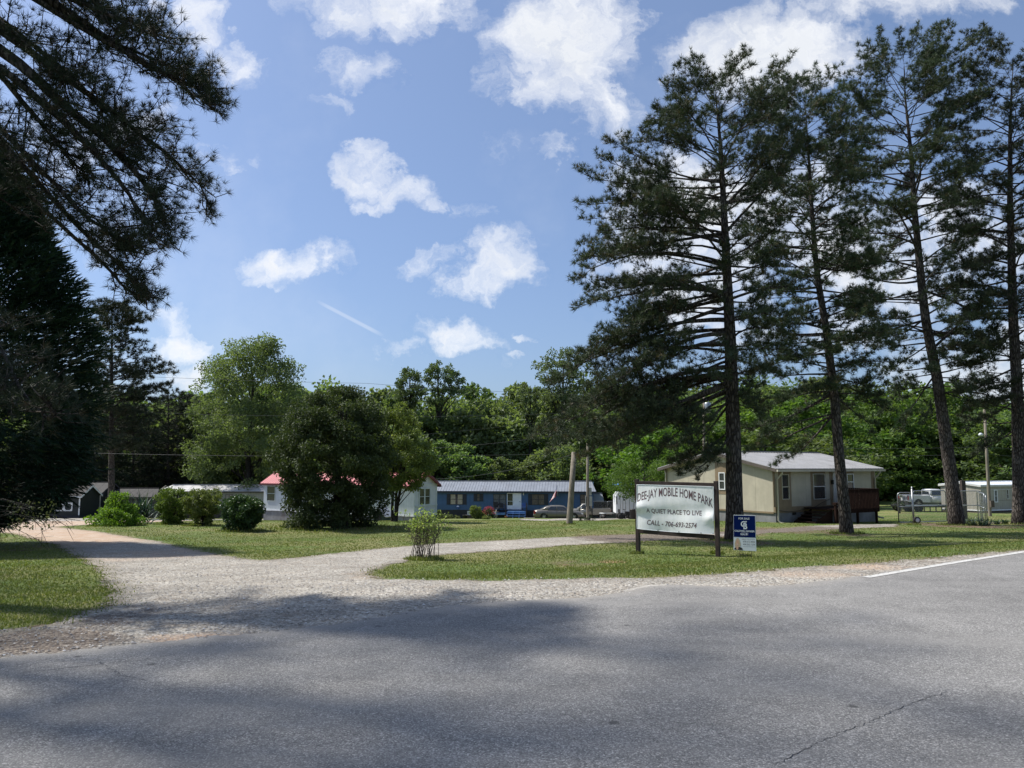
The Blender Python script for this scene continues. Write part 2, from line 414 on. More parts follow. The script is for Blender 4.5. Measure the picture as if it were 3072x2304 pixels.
def make_asphalt():
    m, t = M('asphalt'); co = t.n('ShaderNodeTexCoord').outputs['Object']
    v = t.n('ShaderNodeTexVoronoi', ins={'Vector': co, 'Scale': 105.0, 'Randomness': 1.0}); sh = t.n('ShaderNodeSeparateXYZ', ins={0: v.outputs['Color']})
    n1 = t.noise(co, .35, 5, .6); n2 = t.noise(co, 2.0, 6, .65); n4 = t.noise(co, 28.0, 4, .75)
    c = t.ramp(sh.outputs[0], [(.0, (.115,.112,.108)), (.55, (.200,.194,.184)), (.86, (.275,.268,.255)), (1.0, (.42,.405,.38))])
    c = t.mix(1.0, c, t.ramp(n2, [(.25, .80), (.75, 1.16)]), 'MULTIPLY')
    c = t.mix(1.0, c, t.ramp(n1, [(.3, .86), (.7, 1.14)]), 'MULTIPLY')
    c = t.mix(1.0, c, t.ramp(n4, [(.3, .82), (.7, 1.18)]), 'MULTIPLY')
    w_ = t.n('ShaderNodeMapping', ins={0: co, 2: (0, 0, -.53), 3: (.18, 1.5, 1)})           # wheel-track streaks along the road
    c = t.mix(t.mapr(t.noise(w_.outputs[0], 1.0, 4, .6), .45, .7, 0, .5), c, (.235,.228,.215))
    sp_ = t.n('ShaderNodeTexVoronoi', ins={'Vector': co, 'Scale': 1.1, 'Randomness': 1.0})
    spot = t.math('ADD', sp_.outputs[0], t.math('MULTIPLY', t.noise(co, 9.0, 4), .09))
    c = t.mix(t.mapr(spot, .105, .065, 0, .65), c, (.035,.034,.034))
    e = t.math('ADD', attr(t, 'edge'), t.math('MULTIPLY', t.math('SUBTRACT', t.noise(co, 2.2, 7, .72), .5), .55))
    c = t.mix(t.mapr(e, .35, .02, 0, .55), c, (.30,.28,.25))
    p = pri(t, c, .8, 0, t.math('ADD', t.math('MULTIPLY', v.outputs[0], -.7), n4), .4, .010, .3)
    tr = t.n('ShaderNodeBsdfTransparent')
    out(t, t.n('ShaderNodeMixShader', ins={0: t.mapr(e, -.01, .01), 1: tr.outputs[0], 2: p}).outputs[0]); return m
ASPHALT = make_asphalt()
def make_paint():
    m, t = M('road_paint'); co = t.n('ShaderNodeTexCoord').outputs['Object']
    n = t.noise(co, 14.0, 6, .75)
    p = pri(t, t.mix(t.mapr(n, .3, .7), (.40,.39,.36), (.62,.61,.58)), .7)
    tr = t.n('ShaderNodeBsdfTransparent')
    out(t, t.n('ShaderNodeMixShader', ins={0: t.mapr(n, .36, .42), 1: tr.outputs[0], 2: p}).outputs[0]); return m
PAINT = make_paint()
STONE = mat_leaf('gravel_stones', (.16,.145,.13), (.38,.36,.335), (.6,.59,.57), 0.0, .85, 0)
BLADE = mat_leaf('grass_blades', (.095,.130,.030), (.180,.205,.062), (.30,.28,.13), .35, .6, 0)

WHITE = mat('white_paint', (.74,.76,.77), .5, var=.08)
OFFWH = mat('offwhite_metal', (.55,.55,.52), .55, var=.12)
GLASS = mat('window_glass', (.022,.028,.034), .08, var=.2, spec=.9)
CURT = mat('pale_curtain', (.42,.38,.30), .9, var=.15, scale=9)
CURTG = mat('grey_curtain', (.16,.17,.17), .9, var=.3, scale=7)
BLIND = mat('dark_blind', (.13,.11,.09), .8, var=.2, scale=7)
NAVY = mat('navy_trim', (.012,.018,.032), .5, var=.2)
BLUE = mat_siding('blue_siding', (.052,.115,.235), .4, groove=.22, dk=.25, dirt=(.05,.06,.08))
BLUEP = mat('blue_paint', (.035,.10,.30), .5, var=.2)
BLUEL = mat('weathered_blue_paint', (.09,.20,.42), .6, var=.2)
SIDW = mat_siding('white_ribbed_siding', (.56,.61,.63), .16, groove=.35, gw=.14)
SIDP = mat_siding('pale_green_trim', (.50,.57,.57), 3.0, groove=.1)
BEIGE = mat_siding('cream_siding', (.46,.425,.33), 1.22, groove=.5, gw=.014)
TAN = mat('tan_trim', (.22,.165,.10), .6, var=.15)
GREYS = mat_siding('dingy_siding', (.36,.34,.285), .3, groove=.35, dk=.6)
DKSID = mat_siding('dark_shed_siding', (.018,.024,.024), .2, groove=.4, dk=.2, dirt=(.03,.03,.03))
GRYSID = mat_siding('grey_weathered_siding', (.06,.058,.056), .2, True, groove=.35, dk=.4)
BLOCK = mat('grey_blockwork', (.20,.205,.21), .9, var=.25, scale=1.5, bump=.4, dirt=((.12,.10,.08), .7))
BLOCKD = mat('brown_underpinning', (.10,.08,.065), .9, var=.3, scale=2, bump=.4)
DKSK = mat('dark_skirting', (.014,.018,.028), .6, var=.3)
RMET = mat('galvanised_roof', (.235,.255,.29), .5, .1, var=.14, scale=1.2, dirt=((.20,.20,.21), .4))
RMETD = mat('stained_roof', (.50,.50,.51), .5, .2, var=.2, scale=.8, dirt=((.15,.12,.11), .95))
RRED = mat('red_roof', (.40,.10,.11), .5, .1, var=.18, scale=1.0)
RREDD = mat('red_fascia', (.10,.015,.018), .5, var=.2)
RGREY = mat('beige_house_roof', (.30,.30,.305), .5, .1, var=.14, scale=1.4, dirt=((.17,.165,.16), .6))
RDARK = mat('dark_roof', (.028,.026,.025), .8, var=.3)
FASC = mat('brown_fascia', (.09,.075,.06), .7, var=.2)
GUT = mat('cream_gutter', (.48,.45,.37), .5, var=.1)
STAIN = mat('shaded_redwood_stain', (.024,.013,.010), .95, var=.3, scale=5, spec=.1)  # redwood stain darkened so the sunlit deck looks shaded
DKWOOD = mat('dark_brown_timber', (.045,.032,.026), .75, var=.35, scale=7, bump=.4, dirt=((.10,.08,.07), .35))
def make_pole():
    m, t = M('pole_timber'); co = obj_co(t)
    st = t.n('ShaderNodeMapping', ins={0: co, 3: (30.0, 30.0, 1.2)}); n = t.noise(st.outputs[0], 1.0, 6, .7)
    c = t.mix(t.mapr(n, .3, .72), (.13,.112,.085), (.31,.275,.225)); c = t.mix(t.mapr(n, .30, .24), c, (.04,.03,.025))
    out(t, pri(t, c, .9, 0, n, .6, .02, .2)); return m
POLE = make_pole()
GALV = mat('galvanised_steel', (.34,.36,.37), .4, .7, var=.15)
BLACKM = mat('black_metal', (.012,.012,.013), .5, var=.2)
RUBBER = mat('rubber', (.018,.018,.018), .85, var=.2)
RIM = mat('alloy_rim', (.5,.5,.5), .3, .8, var=.15)
CARTAN = mat('taupe_car_paint', (.19,.175,.155), .32, .45, var=.04, spec=.6)
CARSIL = mat('pewter_truck_paint', (.27,.26,.235), .35, .45, var=.05, spec=.6)
CARWHT = mat('white_truck_paint', (.62,.64,.66), .35, 0, var=.05, spec=.6)
REDL = mat('tail_light_red', (.35,.02,.02), .25, var=.1)
CLEARL = mat('headlamp_lens', (.55,.56,.58), .15, var=.1)
POTB = mat('black_pot', (.015,.015,.016), .6, var=.2)
TERRA = mat('terracotta', (.28,.12,.07), .8, var=.2)
REALB = mat('sign_navy', (.0015,.010,.075), .8, var=.05, spec=.05)
SIGNW = mat('sign_white', (.62,.66,.70), .45, var=.04)
INKG = mat('faded_maroon_ink', (.135,.082,.09), .7, var=.25, scale=20)
INKD = mat('grey_ink', (.10,.115,.15), .6, var=.2)
HAIR = mat('blond_print', (.50,.40,.27), .7, var=.2, scale=40)
SKIN = mat('skin_print', (.58,.34,.24), .7, var=.1, scale=40)
JACK = mat('black_print', (.012,.013,.016), .6, var=.1)
FLR = mat('flag_red', (.42,.03,.04), .7, var=.1)
FLW = mat('flag_white', (.72,.72,.72), .7, var=.05)
FLB = mat('flag_blue', (.02,.03,.12), .7, var=.1)
TARP = mat('blue_tarp', (.06,.20,.55), .5, var=.1)
CONC = mat('pale_concrete', (.36,.335,.295), .9, var=.15, scale=2, bump=.3)
def make_board():
    m, t = M('sign_aluminium'); co = obj_co(t)
    st = t.n('ShaderNodeMapping', ins={0: co, 3: (5.0, 5.0, .8)})
    n = t.noise(st.outputs[0], 1.6, 6, .7)
    c = t.mix(t.mapr(n, .35, .7), (.80,.82,.81), (.92,.92,.91))
    c = t.mix(t.mapr(t.noise(co, 5.0, 6, .75), .58, .75, 0, .45), c, (.42,.45,.43))
    out(t, pri(t, c, t.mapr(n, .3, .7, .32, .5), 0.0, t.noise(co, 2.0, 3), .25, .05, .6)); return m
BOARD = make_board()
def make_frame():
    m, t = M('peeling_brown_paint'); co = obj_co(t); s = t.n('ShaderNodeSeparateXYZ', ins={0: co})
    n = t.noise(co, 9.0, 6, .7)
    hi = t.mapr(s.outputs[2], 1.95, 2.15)
    f = t.math('MULTIPLY', t.mapr(n, .56, .62), hi)
    c = t.mix(t.mapr(t.noise(co, 4.0, 4), .3, .7), (.028,.019,.017), (.055,.038,.034))
    c = t.mix(f, c, (.42,.40,.38))
    out(t, pri(t, c, .7, 0, n, .4, .01, .3)); return m
FRAME = make_frame()
def make_chain():
    m, t = M('chain_link'); co = obj_co(t); s = t.n('ShaderNodeSeparateXYZ', ins={0: co})
    f = None
    for sg in (1, -1):
        a = t.math('ADD', t.math('ADD', s.outputs[0], s.outputs[1]), t.math('MULTIPLY', s.outputs[2], sg))
        q = t.math('ABSOLUTE', t.math('SUBTRACT', t.math('FRACT', t.math('DIVIDE', t.math('ADD', a, 40.0), .085)), .5))
        g = t.math('LESS_THAN', q, .055); f = g if f is None else t.math('MAXIMUM', f, g)
    p = pri(t, (.34,.36,.37), .4, .6); tr = t.n('ShaderNodeBsdfTransparent')
    out(t, t.n('ShaderNodeMixShader', ins={0: f, 1: tr.outputs[0], 2: p}).outputs[0]); return m
CHAIN = make_chain()
# ------------------------------------------------------------------ ground, gravel, asphalt
def axis(lo, hi, dense_lo, dense_hi, step, grow=1.13):
    a = list(np.arange(dense_lo, dense_hi, step)); s = step; x = a[-1]
    while x < hi: s *= grow; x += s; a.append(x)
    s = step; x = dense_lo; b = []
    while x > lo: s *= grow; x -= s; b.append(x)
    return np.array(b[::-1] + a)
AX = axis(-600, 600, -34, 40, .2)
AY1 = axis(-160, 0, 3.5, 32, .15)
AY = np.concatenate([AY1[AY1 < 32], axis(32.3, 900, 32, 100, .35)[1:]])
AY = np.unique(np.round(AY, 4))
GX, GYY = np.meshgrid(AX, AY); nx, ny = len(AX), len(AY)
PX = GX.ravel(); PY = GYY.ravel(); PZ = zt_np(PX, PY)
def quads():
    i = np.arange(nx - 1); j = np.arange(ny - 1); I, J = np.meshgrid(i, j)
    b = (J * nx + I).ravel(); return np.stack([b, b + 1, b + nx + 1, b + nx], 1)
Q = quads()
def sdf(poly, x, y):
    """signed distance to a polygon, positive inside"""
    P = np.array([(p[0], p[1]) for p in poly]); d2 = np.full(x.shape, 1e9); ins = np.zeros(x.shape, bool)
    for i in range(len(P)):
        a = P[i]; b = P[(i + 1) % len(P)]; e = b - a; L2 = max(e @ e, 1e-9)
        t = np.clip(((x - a[0]) * e[0] + (y - a[1]) * e[1]) / L2, 0, 1)
        d2 = np.minimum(d2, (x - a[0] - t * e[0])**2 + (y - a[1] - t * e[1])**2)
        c = (a[1] > y) != (b[1] > y)
        with np.errstate(divide='ignore', invalid='ignore'):
            xi = (b[0] - a[0]) * (y - a[1]) / (b[1] - a[1]) + a[0]
        ins ^= c & (x < xi)
    return np.where(ins, 1, -1) * np.sqrt(d2)
def gp(l): return [ground(*p) for p in l]
gravel_main = gp([(-500,1560),(0,1554),(100,1553),(292,1557),(500,1558),(900,1556),(1290,1556),(1290,1560),(900,1561),(560,1563),(450,1567),(292,1573),(163,1581),
    (339,1602),(475,1625),(580,1650),(678,1670),(780,1682),(880,1674),(1017,1659),(1150,1645),(1308,1631),(1500,1622),(1640,1614),(1800,1607),(1880,1604),
    (2100,1598),(2300,1589),(2450,1577),(2690,1572),(2690,1581),(2560,1586),(2300,1600),(2100,1616),(1880,1627),(1687,1637),(1497,1653),(1307,1666),
    (1240,1680),(1150,1698),(1095,1722),(1140,1737),(1300,1741),(1500,1742),(1930,1735),(2156,1724),(2383,1705),(2610,1690),(2850,1670),(3072,1651),(3400,1620),
    (3500,1700),(2700,1780),(1500,1900),(500,2050),(-600,2100),(-500,1960),(0,1893),(136,1876),(224,1846),(325,1819),(345,1775),(292,1703),(170,1636),(41,1602),(-60,1592),(-500,1590)])
lane = gp([(1560,1556),(1640,1558),(1850,1553),(1960,1553),(2300,1548),(2300,1551),(1960,1557),(1850,1558),(1640,1563),(1560,1561)])
A_PX = [(0,1980),(136,1966),(300,1950),(475,1930),(640,1915),(813,1898),(1085,1867),(1186,1846),(1340,1822),(1500,1808),(1740,1796),(1868,1782),(1944,1762),(2005,1757),(2231,1763),(2345,1760),(2458,1748),(2579,1732),(2820,1693),(3072,1654)]
aw = [(g.x, g.y) for g in gp(A_PX)]
dL = np.array(aw[0]) - np.array(aw[3]); dL /= np.linalg.norm(dL); dRr = np.array(aw[-1]) - np.array(aw[-3]); dRr /= np.linalg.norm(dRr)
asph = [tuple(np.array(aw[0]) + dL * 90)] + aw + [tuple(np.array(aw[-1]) + dRr * 140), tuple(np.array(aw[-1]) + dRr * 140 + np.array([.505, -.863]) * 12), tuple(np.array(aw[0]) + dL * 90 + np.array([.505, -.863]) * 14)]
def ell(px, py, rx, ry, wv, g=PX, h=PY):
    c = ground(px, py); a = ground(px + rx, py); b = ground(px, py + ry); b2 = ground(px, py - ry)
    ax = abs(a.x - c.x); by = max((b2.y - b.y) / 2, .15)
    q = ((g - c.x) / ax)**2 + ((h - c.y) / by)**2
    return np.clip(1 - q, 0, 1)**.5 * wv
G_ = sdf(gravel_main, PX, PY)
far = (PY > 60)
G_ = np.maximum(G_, sdf(lane, PX, PY) * 1.0)
A_ = sdf(asph, PX, PY)
dirt = np.zeros_like(PX); org = np.zeros_like(PX)
for e in [(2000,1612,330,12,.75),(2350,1592,260,12,.7),(1700,1690,110,10,.6),(2205,1625,120,14,.9),(2541,1602,90,10,.8),(2874,1576,160,10,.9),(3060,1572,90,9,.9),
          (1265,1668,70,8,.5),(2100,1600,250,14,.6),(1150,1575,300,8,.35),(1030,1583,220,14,.55),(720,1592,70,8,.5),(0,1650,160,30,.5),(900,1557,140,5,.6),(350,1900,200,30,.35),(2640,1680,250,14,.45),(2940,1660,200,12,.5)]:
    dirt = np.maximum(dirt, ell(*e))
for e in [(1840,1686,60,6,1.0),(1700,1695,90,8,.5),(2300,1715,200,14,.5),(2480,1705,160,12,.5),(1720,1600,100,5,.4)]:
    org = np.maximum(org, ell(*e))
edge_s = np.clip(1 - (-G_) / .35, 0, 1) * .55                   # worn turf beside the gravel
dirt = np.maximum(dirt, edge_s * (G_ < .2))
lawn = np_mesh('ground', np.stack([PX, PY, PZ], 1), Q, LAWN, smooth=True, attrs={'dirt': dirt, 'orange': org})
tag(lawn, 'mown lawn of short patchy green grass', None, None, 'structure')
gor = np.zeros_like(PX); gdi = np.zeros_like(PX)
for e in [(330,1592,420,34,1.0),(560,1655,330,34,.6),(150,1575,300,20,.9),(620,1915,240,20,1.0),(2420,1722,200,16,.6),(2600,1700,200,14,.7),(1120,1725,120,22,.5),(850,1690,200,20,.35),(1700,1630,200,10,.25)]:
    gor = np.maximum(gor, ell(*e))
for e in [(120,1925,330,45,1.0),(-300,1960,400,60,1.0),(330,1860,130,50,.75),(2000,1615,300,20,1.2),(2350,1592,320,20,1.2),(2600,1578,150,12,.5),(420,1820,90,60,.5),(650,1850,300,50,.35),(1000,1700,200,16,.3),(2750,1690,300,16,.5)]:
    gdi = np.maximum(gdi, ell(*e))
def sheet(name, sd, lift, mat_, label, marg, extra=None):
    keep = (sd[Q] > -marg).any(1); q = Q[keep]; u, inv = np.unique(q, return_inverse=True)
    at_ = {'edge': sd[u]}
    for k, a in (extra or {}).items(): at_[k] = a[u]
    o = np_mesh(name, np.stack([PX[u], PY[u], PZ[u] + lift], 1), inv.reshape(q.shape), mat_, smooth=True, attrs=at_)
    return tag(o, label, None, None, 'structure')
sheet('gravel_drive', G_, .006, GRAVEL, 'pale loose gravel drive forking across the lawn', .7, {'orange': gor, 'dirt': gdi})
sheet('road', A_, .014, ASPHALT, 'worn grey asphalt road in the foreground', .3)
# painted edge line
ln = MB(); pts = [ground(px, py) for px, py in [(2579,1733),(2700,1713),(2820,1693),(2950,1673),(3072,1654)]]
pts = [Vector((p.x, p.y, 0)) for p in pts]; dd = (pts[-1] - pts[-3]).normalized()
pts += [pts[-1] + dd * k for k in (6, 16, 30, 60, 110)]
vs = []; fs = []
for i, p in enumerate(pts):
    d = (pts[min(i+1, len(pts)-1)] - pts[max(i-1, 0)]).normalized(); nrm = Vector((d.y, -d.x, 0))
    for k in (.04, .17):
        q = p + nrm * k; vs.append((q.x, q.y, zt(q.x, q.y) + .020))
for i in range(len(pts)-1): fs.append((2*i, 2*i+2, 2*i+3, 2*i+1))
ln.add(vs, fs); tag(ln.build('road_line', PAINT), 'white painted edge line on the road', None, None, 'structure')
# crack in the asphalt, lower right, and tar seams
rng = np.random.default_rng(5)
for ci, (cpx, cw) in enumerate([([(2330,2300),(2440,2245),(2560,2190),(2650,2155),(2760,2107),(2850,2080)], .55), ([(60,2025),(260,2003),(430,1985),(560,1962)], .7), ([(300,1990),(360,2030),(450,2050)], .6), ([(1500,1850),(1640,1838),(1800,1832),(1960,1815),(2100,1812)], .5)]):
  ck = MB(); cp = [ground(px, py) for px, py in cpx]
  vs = []; fs = []; k = 0
  for a, b in zip(cp[:-1], cp[1:]):
    for q in np.linspace(0, 1, 14)[:-1]:
        p = a.lerp(b, q); j = rng.normal(0, .009); wd = (.0025 + abs(rng.normal(0, .002))) * cw
        d = (b - a).normalized(); nn = Vector((d.y, -d.x, 0))
        for s_ in (-1, 1):
            z = p + nn * (j + s_ * wd); vs.append((z.x, z.y, .0172))
  for i in range(len(vs)//2 - 1): fs.append((2*i, 2*i+2, 2*i+3, 2*i+1))
  ck.add(vs, fs); tag(ck.build('road_crack', BLACKM), ['thin crack running through the asphalt at the lower right', 'fine crack along the left road edge', 'short branch crack at the left road edge', 'hairline crack near the far road edge'][ci], None, None, 'structure')

# concrete pad fragment beside the gravel
pad = gp([(1868,1786),(1875,1772),(1944,1757),(2010,1756),(2000,1764),(1940,1772)])
pd = MB(); n = len(pad); vs = [(p.x, p.y, zt(p.x, p.y) + .004) for p in pad] + [(p.x, p.y, zt(p.x, p.y) + .014) for p in pad]
pd.add(vs, [tuple(range(n, 2*n))] + [(i, (i+1) % n, (i+1) % n + n, i + n) for i in range(n)])
tag(pd.build('concrete_edge', CONC), 'pale broken concrete lip between gravel and asphalt', None, None, 'structure')

def interp_field(F, x, y):
    i = np.clip(np.searchsorted(AX, x) - 1, 0, nx - 2); j = np.clip(np.searchsorted(AY, y) - 1, 0, ny - 2)
    return F.reshape(ny, nx)[j, i]
# ------------------------------------------------------------------ grass blades
rng = np.random.default_rng(11)
def blades(n, ylo, yhi):
    Y = np.exp(rng.uniform(np.log(ylo), np.log(yhi), n)); X = rng.uniform(-.80, .80, n) * Y
    g = interp_field(G_, X, Y); a = interp_field(A_, X, Y); dr = interp_field(dirt, X, Y)
    k = (g < rng.normal(-.02, .14, n)) & (a < -.05) & (rng.uniform(0, 1, n) > dr * .85)
    return X[k], Y[k], g[k]
X, Y, g = blades(330000, 7, 62)
ex, ey = [], []
for (px, py, r_, k_) in [(1911,1661,.16,260),(2152,1662,.16,260),(2236,1668,.2,120),(2205,1622,.75,700),(2541,1601,.6,500),(2872,1575,.8,500),(3062,1572,.8,400),(1708,1573,.3,300),(1271,1679,.42,900),(722,1593,.9,500),(606,1577,.8,400),(517,1573,.8,400),(350,1577,1.2,500),(1022,1583,3.2,1800),(2742,1575,.3,200)]:
    c_ = ground(px, py); a_ = rng.uniform(0, 6.28, k_); q_ = r_ * rng.uniform(.5, 1.15, k_); ex.append(c_.x + np.cos(a_) * q_); ey.append(c_.y + np.sin(a_) * q_)
ex, ey = np.concatenate(ex), np.concatenate(ey); nt_ = len(X); X, Y = np.concatenate([X, ex]), np.concatenate([Y, ey]); g = np.concatenate([g, np.full(len(ex), -1.0)])
n = len(X); Z = zt_np(X, Y)
h = rng.uniform(.012, .034, n) * (1 + .35 * np.sin(X * 1.7) * np.sin(Y * 1.3)) * np.where(g > -.25, 1.4, 1)
h[nt_:] *= rng.uniform(1.5, 5.0, len(h) - nt_); wd = .004 + .00050 * Y; th = rng.uniform(0, 2*np.pi, n); ln_ = rng.normal(0, .45, (n, 2)) * h[:, None]
V = np.empty((n, 3, 3)); c, s_ = np.cos(th) * wd, np.sin(th) * wd
V[:, 0] = np.stack([X - c, Y - s_, Z], 1); V[:, 1] = np.stack([X + c, Y + s_, Z], 1)
V[:, 2] = np.stack([X + ln_[:, 0], Y + ln_[:, 1], Z + h], 1)
r = rng.beta(1.6, 2.2, n); r = np.where(rng.uniform(0, 1, n) < .06, 1.0, r)
o = np_mesh('grass', V.reshape(-1, 3), np.arange(3*n).reshape(-1, 3), BLADE, attrs={'rnd': np.repeat(r, 3)})
tag(o, 'short green lawn blades covering the open ground', 'grass', None, 'stuff')
# ------------------------------------------------------------------ loose stones
def stones(n, ylo, yhi, cond, smin, smax, name, label):
    Y = np.exp(rng.uniform(np.log(ylo), np.log(yhi), n)); X = rng.uniform(-.80, .80, n) * Y
    g = interp_field(G_, X, Y); a = interp_field(A_, X, Y)
    k = cond(g, a, n); X, Y = X[k], Y[k]; n = len(X)
    s = smin + (smax - smin) * rng.uniform(0, 1, n)**3.0
    base = np.array([(1,0,0),(0,1,0),(-1,0,0),(0,-1,0),(0,0,.75),(0,0,-.5),(.65,.65,.3),(-.6,-.65,.35)])
    F = np.array([(0,6,4),(6,1,4),(1,2,4),(2,7,4),(7,3,4),(3,0,4),(0,1,6),(2,3,7)])
    V = base[None] * s[:, None, None] * rng.uniform(.55, 1.25, (n, 8, 1)) * .6
    th = rng.uniform(0, 6.28, n); c, q = np.cos(th), np.sin(th); x = V[..., 0] * c[:, None] - V[..., 1] * q[:, None]; y = V[..., 0] * q[:, None] + V[..., 1] * c[:, None]
    V = np.stack([x + X[:, None], y + Y[:, None], V[..., 2] * .8 + zt_np(X, Y)[:, None] + .012 + s[:, None] * .12], -1)
    Fi = (F[None] + (np.arange(n) * 8)[:, None, None]).reshape(-1, 3)
    o = np_mesh(name, V.reshape(-1, 3), Fi, STONE, attrs={'rnd': np.repeat(rng.uniform(0, 1, n), 8)})
    tag(o, label, 'gravel', None, 'stuff')
stones(42000, 6.5, 22, lambda g, a, n: (g > rng.normal(.0, .12, n)) & (a < -.0), .008, .033, 'loose_gravel', 'loose pale stones scattered over the gravel drive')
# ------------------------------------------------------------------ foliage builders
def norm(a): return a / np.maximum(np.linalg.norm(a, axis=-1, keepdims=True), 1e-9)
def needles(P, D, K, L, wd, rng, spread=.75, brown=.03):
    """P tuft positions, D tuft axes -> vertices, faces, rnd"""
    n = len(P); P = np.repeat(P, K, 0); D = np.repeat(D, K, 0)
    d = norm(D + rng.normal(0, spread, (n*K, 3))); l = L * rng.uniform(.65, 1.1, n*K)
    s = norm(np.cross(d, rng.normal(0, 1, (n*K, 3)))) * (wd / 2)
    P = P + d * (L * .08)
    V = np.stack([P - s, P + s, P + d * l[:, None]], 1).reshape(-1, 3)
    tr = rng.uniform(0, .72, n); tr = np.where(rng.uniform(0, 1, n) < brown, 1.0, tr)
    r = np.clip(np.repeat(tr, K) + rng.normal(0, .08, n*K), 0, 1)
    return V, np.arange(len(V)).reshape(-1, 3), np.repeat(r, 3)
def bez(a, c, b, n): 
    t = np.linspace(0, 1, n)[:, None]; a, b, c = np.array(a), np.array(b), np.array(c)
    return (1-t)**2*a + 2*t*(1-t)*c + t*t*b
class PineTree:
    def __init__(s, name, label, trunk, base_r, seed, mat_n=PINE, barkm=BARK, needle=(.17, .016, 13), group=None, sub=.30, tuft=.20, cat='pine tree', spread=.75, brown=.03):
        s.rng = np.random.default_rng(seed); s.trunk = [Vector(p) for p in trunk]; s.r = base_r; s.name = name; s.label = label
        s.base = s.trunk[0].copy(); s.root = empty(name, s.base, 0, label, cat, group)
        s.limb = MB(); s.P = []; s.D = []; s.nd = needle; s.sub = sub; s.tuft = tuft; s.mn = mat_n; s.bm = barkm; s.spread = spread; s.brown = brown; s.coneP = []
        s.tw = MB()
    def tp(s, z):
        T = s.trunk
        if z <= T[0].z: return T[0].copy()
        for a, b in zip(T[:-1], T[1:]):
            if b.z >= z: return a.lerp(b, (z - a.z) / max(b.z - a.z, 1e-6))
        return T[-1].copy()
    def tr(s, z):
        H = s.trunk[-1].z - s.trunk[0].z; q = (z - s.trunk[0].z) / H
        return s.r * max(.06, max(0.0, 1 - q)**.75) * (1 + .35 * math.exp(-q * 45))
    def branch(s, z, tip, arch=.12, rad=None, start=.3, dens=1.0, lenf=1.0, curve=None, flat=.35):
        rng = s.rng; a = np.array(s.tp(z)); b = np.array(tip); L = np.linalg.norm(b - a)
        c = (a + b) / 2 + np.array([0, 0, arch * L]) + rng.normal(0, .075 * L, 3)
        if curve is not None: c = np.array(curve)
        n = max(6, int(L / .35)); pts = bez(a, c, b, n)
        wob = np.cumsum(rng.normal(0, .055, (n, 3)), 0) * np.linspace(0, 1, n)[:, None]; wob[:, 2] *= .6; pts = pts + wob
        r0 = rad or min(s.tr(z) * .42, .018 + .010 * L) * rng.uniform(.7, 1.25)
        base = np.array(s.base)
        s.limb.tube([Vector(p - base) for p in pts], [max(.007, r0 * (1 - i/(n-1))**.8) for i in range(n)], 6, 0, False)
        hd = b - a; hd[2] *= .3; hd = hd / (np.linalg.norm(hd) + 1e-9); side = np.array([-hd[1], hd[0], 0])
        nt = max(2, int(L * (1 - start) / s.sub * dens)); sg = 1
        for k in range(nt):
            q = start + (1 - start) * (k + rng.uniform(0, .9)) / nt; f = q * (n - 1); i = min(int(f), n - 2); p = pts[i] + (pts[i+1] - pts[i]) * (f - i)
            tan = norm(pts[i+1] - pts[i]); sg = -sg
            l = lenf * min(1.9, (.25 + .24 * L * (1.1 - q))) * rng.uniform(.5, 1.2)
            up = rng.normal(.15, flat)
            d = norm(tan * rng.uniform(.3, 1.2) + side * sg * rng.uniform(.25, 1.2) + np.array([0, 0, up]))
            e = p + d * l + np.array([0, 0, .16 * l]) + rng.normal(0, .06 * l, 3); m = p + d * l * .5 + rng.normal(0, .05, 3)
            s.limb.tube([Vector(p - base), Vector(m - base), Vector(e - base)], [.014, .010, .005], 3, 0, False)
            m_ = max(3, int(l / s.tuft))
            for j in range(m_):
                w_ = .22 + .78 * (j + rng.uniform(0, 1)) / m_; pp = (m + (e - m) * (w_ * 2 - 1)) if w_ > .5 else p + (m - p) * w_ * 2
                o = rng.normal(0, 1, 3) * np.array([1, 1, .55]); o = o / np.linalg.norm(o) * l * rng.uniform(.05, .34); o[2] += .04
                t_ = pp + o
                if rng.uniform() < .5: s.limb.tube([Vector(pp - base), Vector(t_ - base)], [.006, .004], 3, 0, False)
                s.P.append(t_); s.D.append(norm(o / (np.linalg.norm(o) + 1e-6) * .5 + d * .4 + np.array([0, 0, .45]) + rng.normal(0, .25, 3)))
            s.P.append(e); s.D.append(norm(d + np.array([0, 0, .4])))
        for j in range(3): s.P.append(pts[-1] + rng.normal(0, .08, 3)); s.D.append(norm(hd + np.array([0, 0, .4]) + rng.normal(0, .4, 3)))
    def fill(s, rows, gapfn=None, n=60, dz=(-.1, .3), yscale=1.0, start=.35, front=1.0):
        """rows: list of (z, left reach, right reach); random branches round the stem within the outline"""
        rng = s.rng; zs = [r[0] for r in rows]; Ls = [r[1] for r in rows]; Rs = [r[2] for r in rows]
        for k in range(n):
            z = min(zs) + (max(zs) - min(zs)) * ((k + rng.uniform(0, 1)) / n)
            q = (z - min(zs)) / (max(zs) - min(zs))
            a = k * 2.399 + rng.normal(0, .3); ca, sa = math.cos(a), math.sin(a)
            l = np.interp(z, zs, Rs) if ca > 0 else np.interp(z, zs, Ls); l0 = (np.interp(z, zs, Rs) + np.interp(z, zs, Ls)) / 2
            l = abs(ca) * l + (1 - abs(ca)) * l0; l *= rng.uniform(.68, 1.04)
            t = s.tp(z); rise = dz[0] + (dz[1] - dz[0]) * q**1.3 + rng.normal(0, .15)
            tip = np.array([t.x + ca * l, t.y + sa * l * yscale, t.z + rise * l + rng.normal(0, .15)])
            if gapfn and gapfn(z, a): continue
            s.branch(z, tip, arch=rng.uniform(-.14, .22), start=start, dens=rng.uniform(.7, 1.25), lenf=rng.uniform(.8, 1.25))
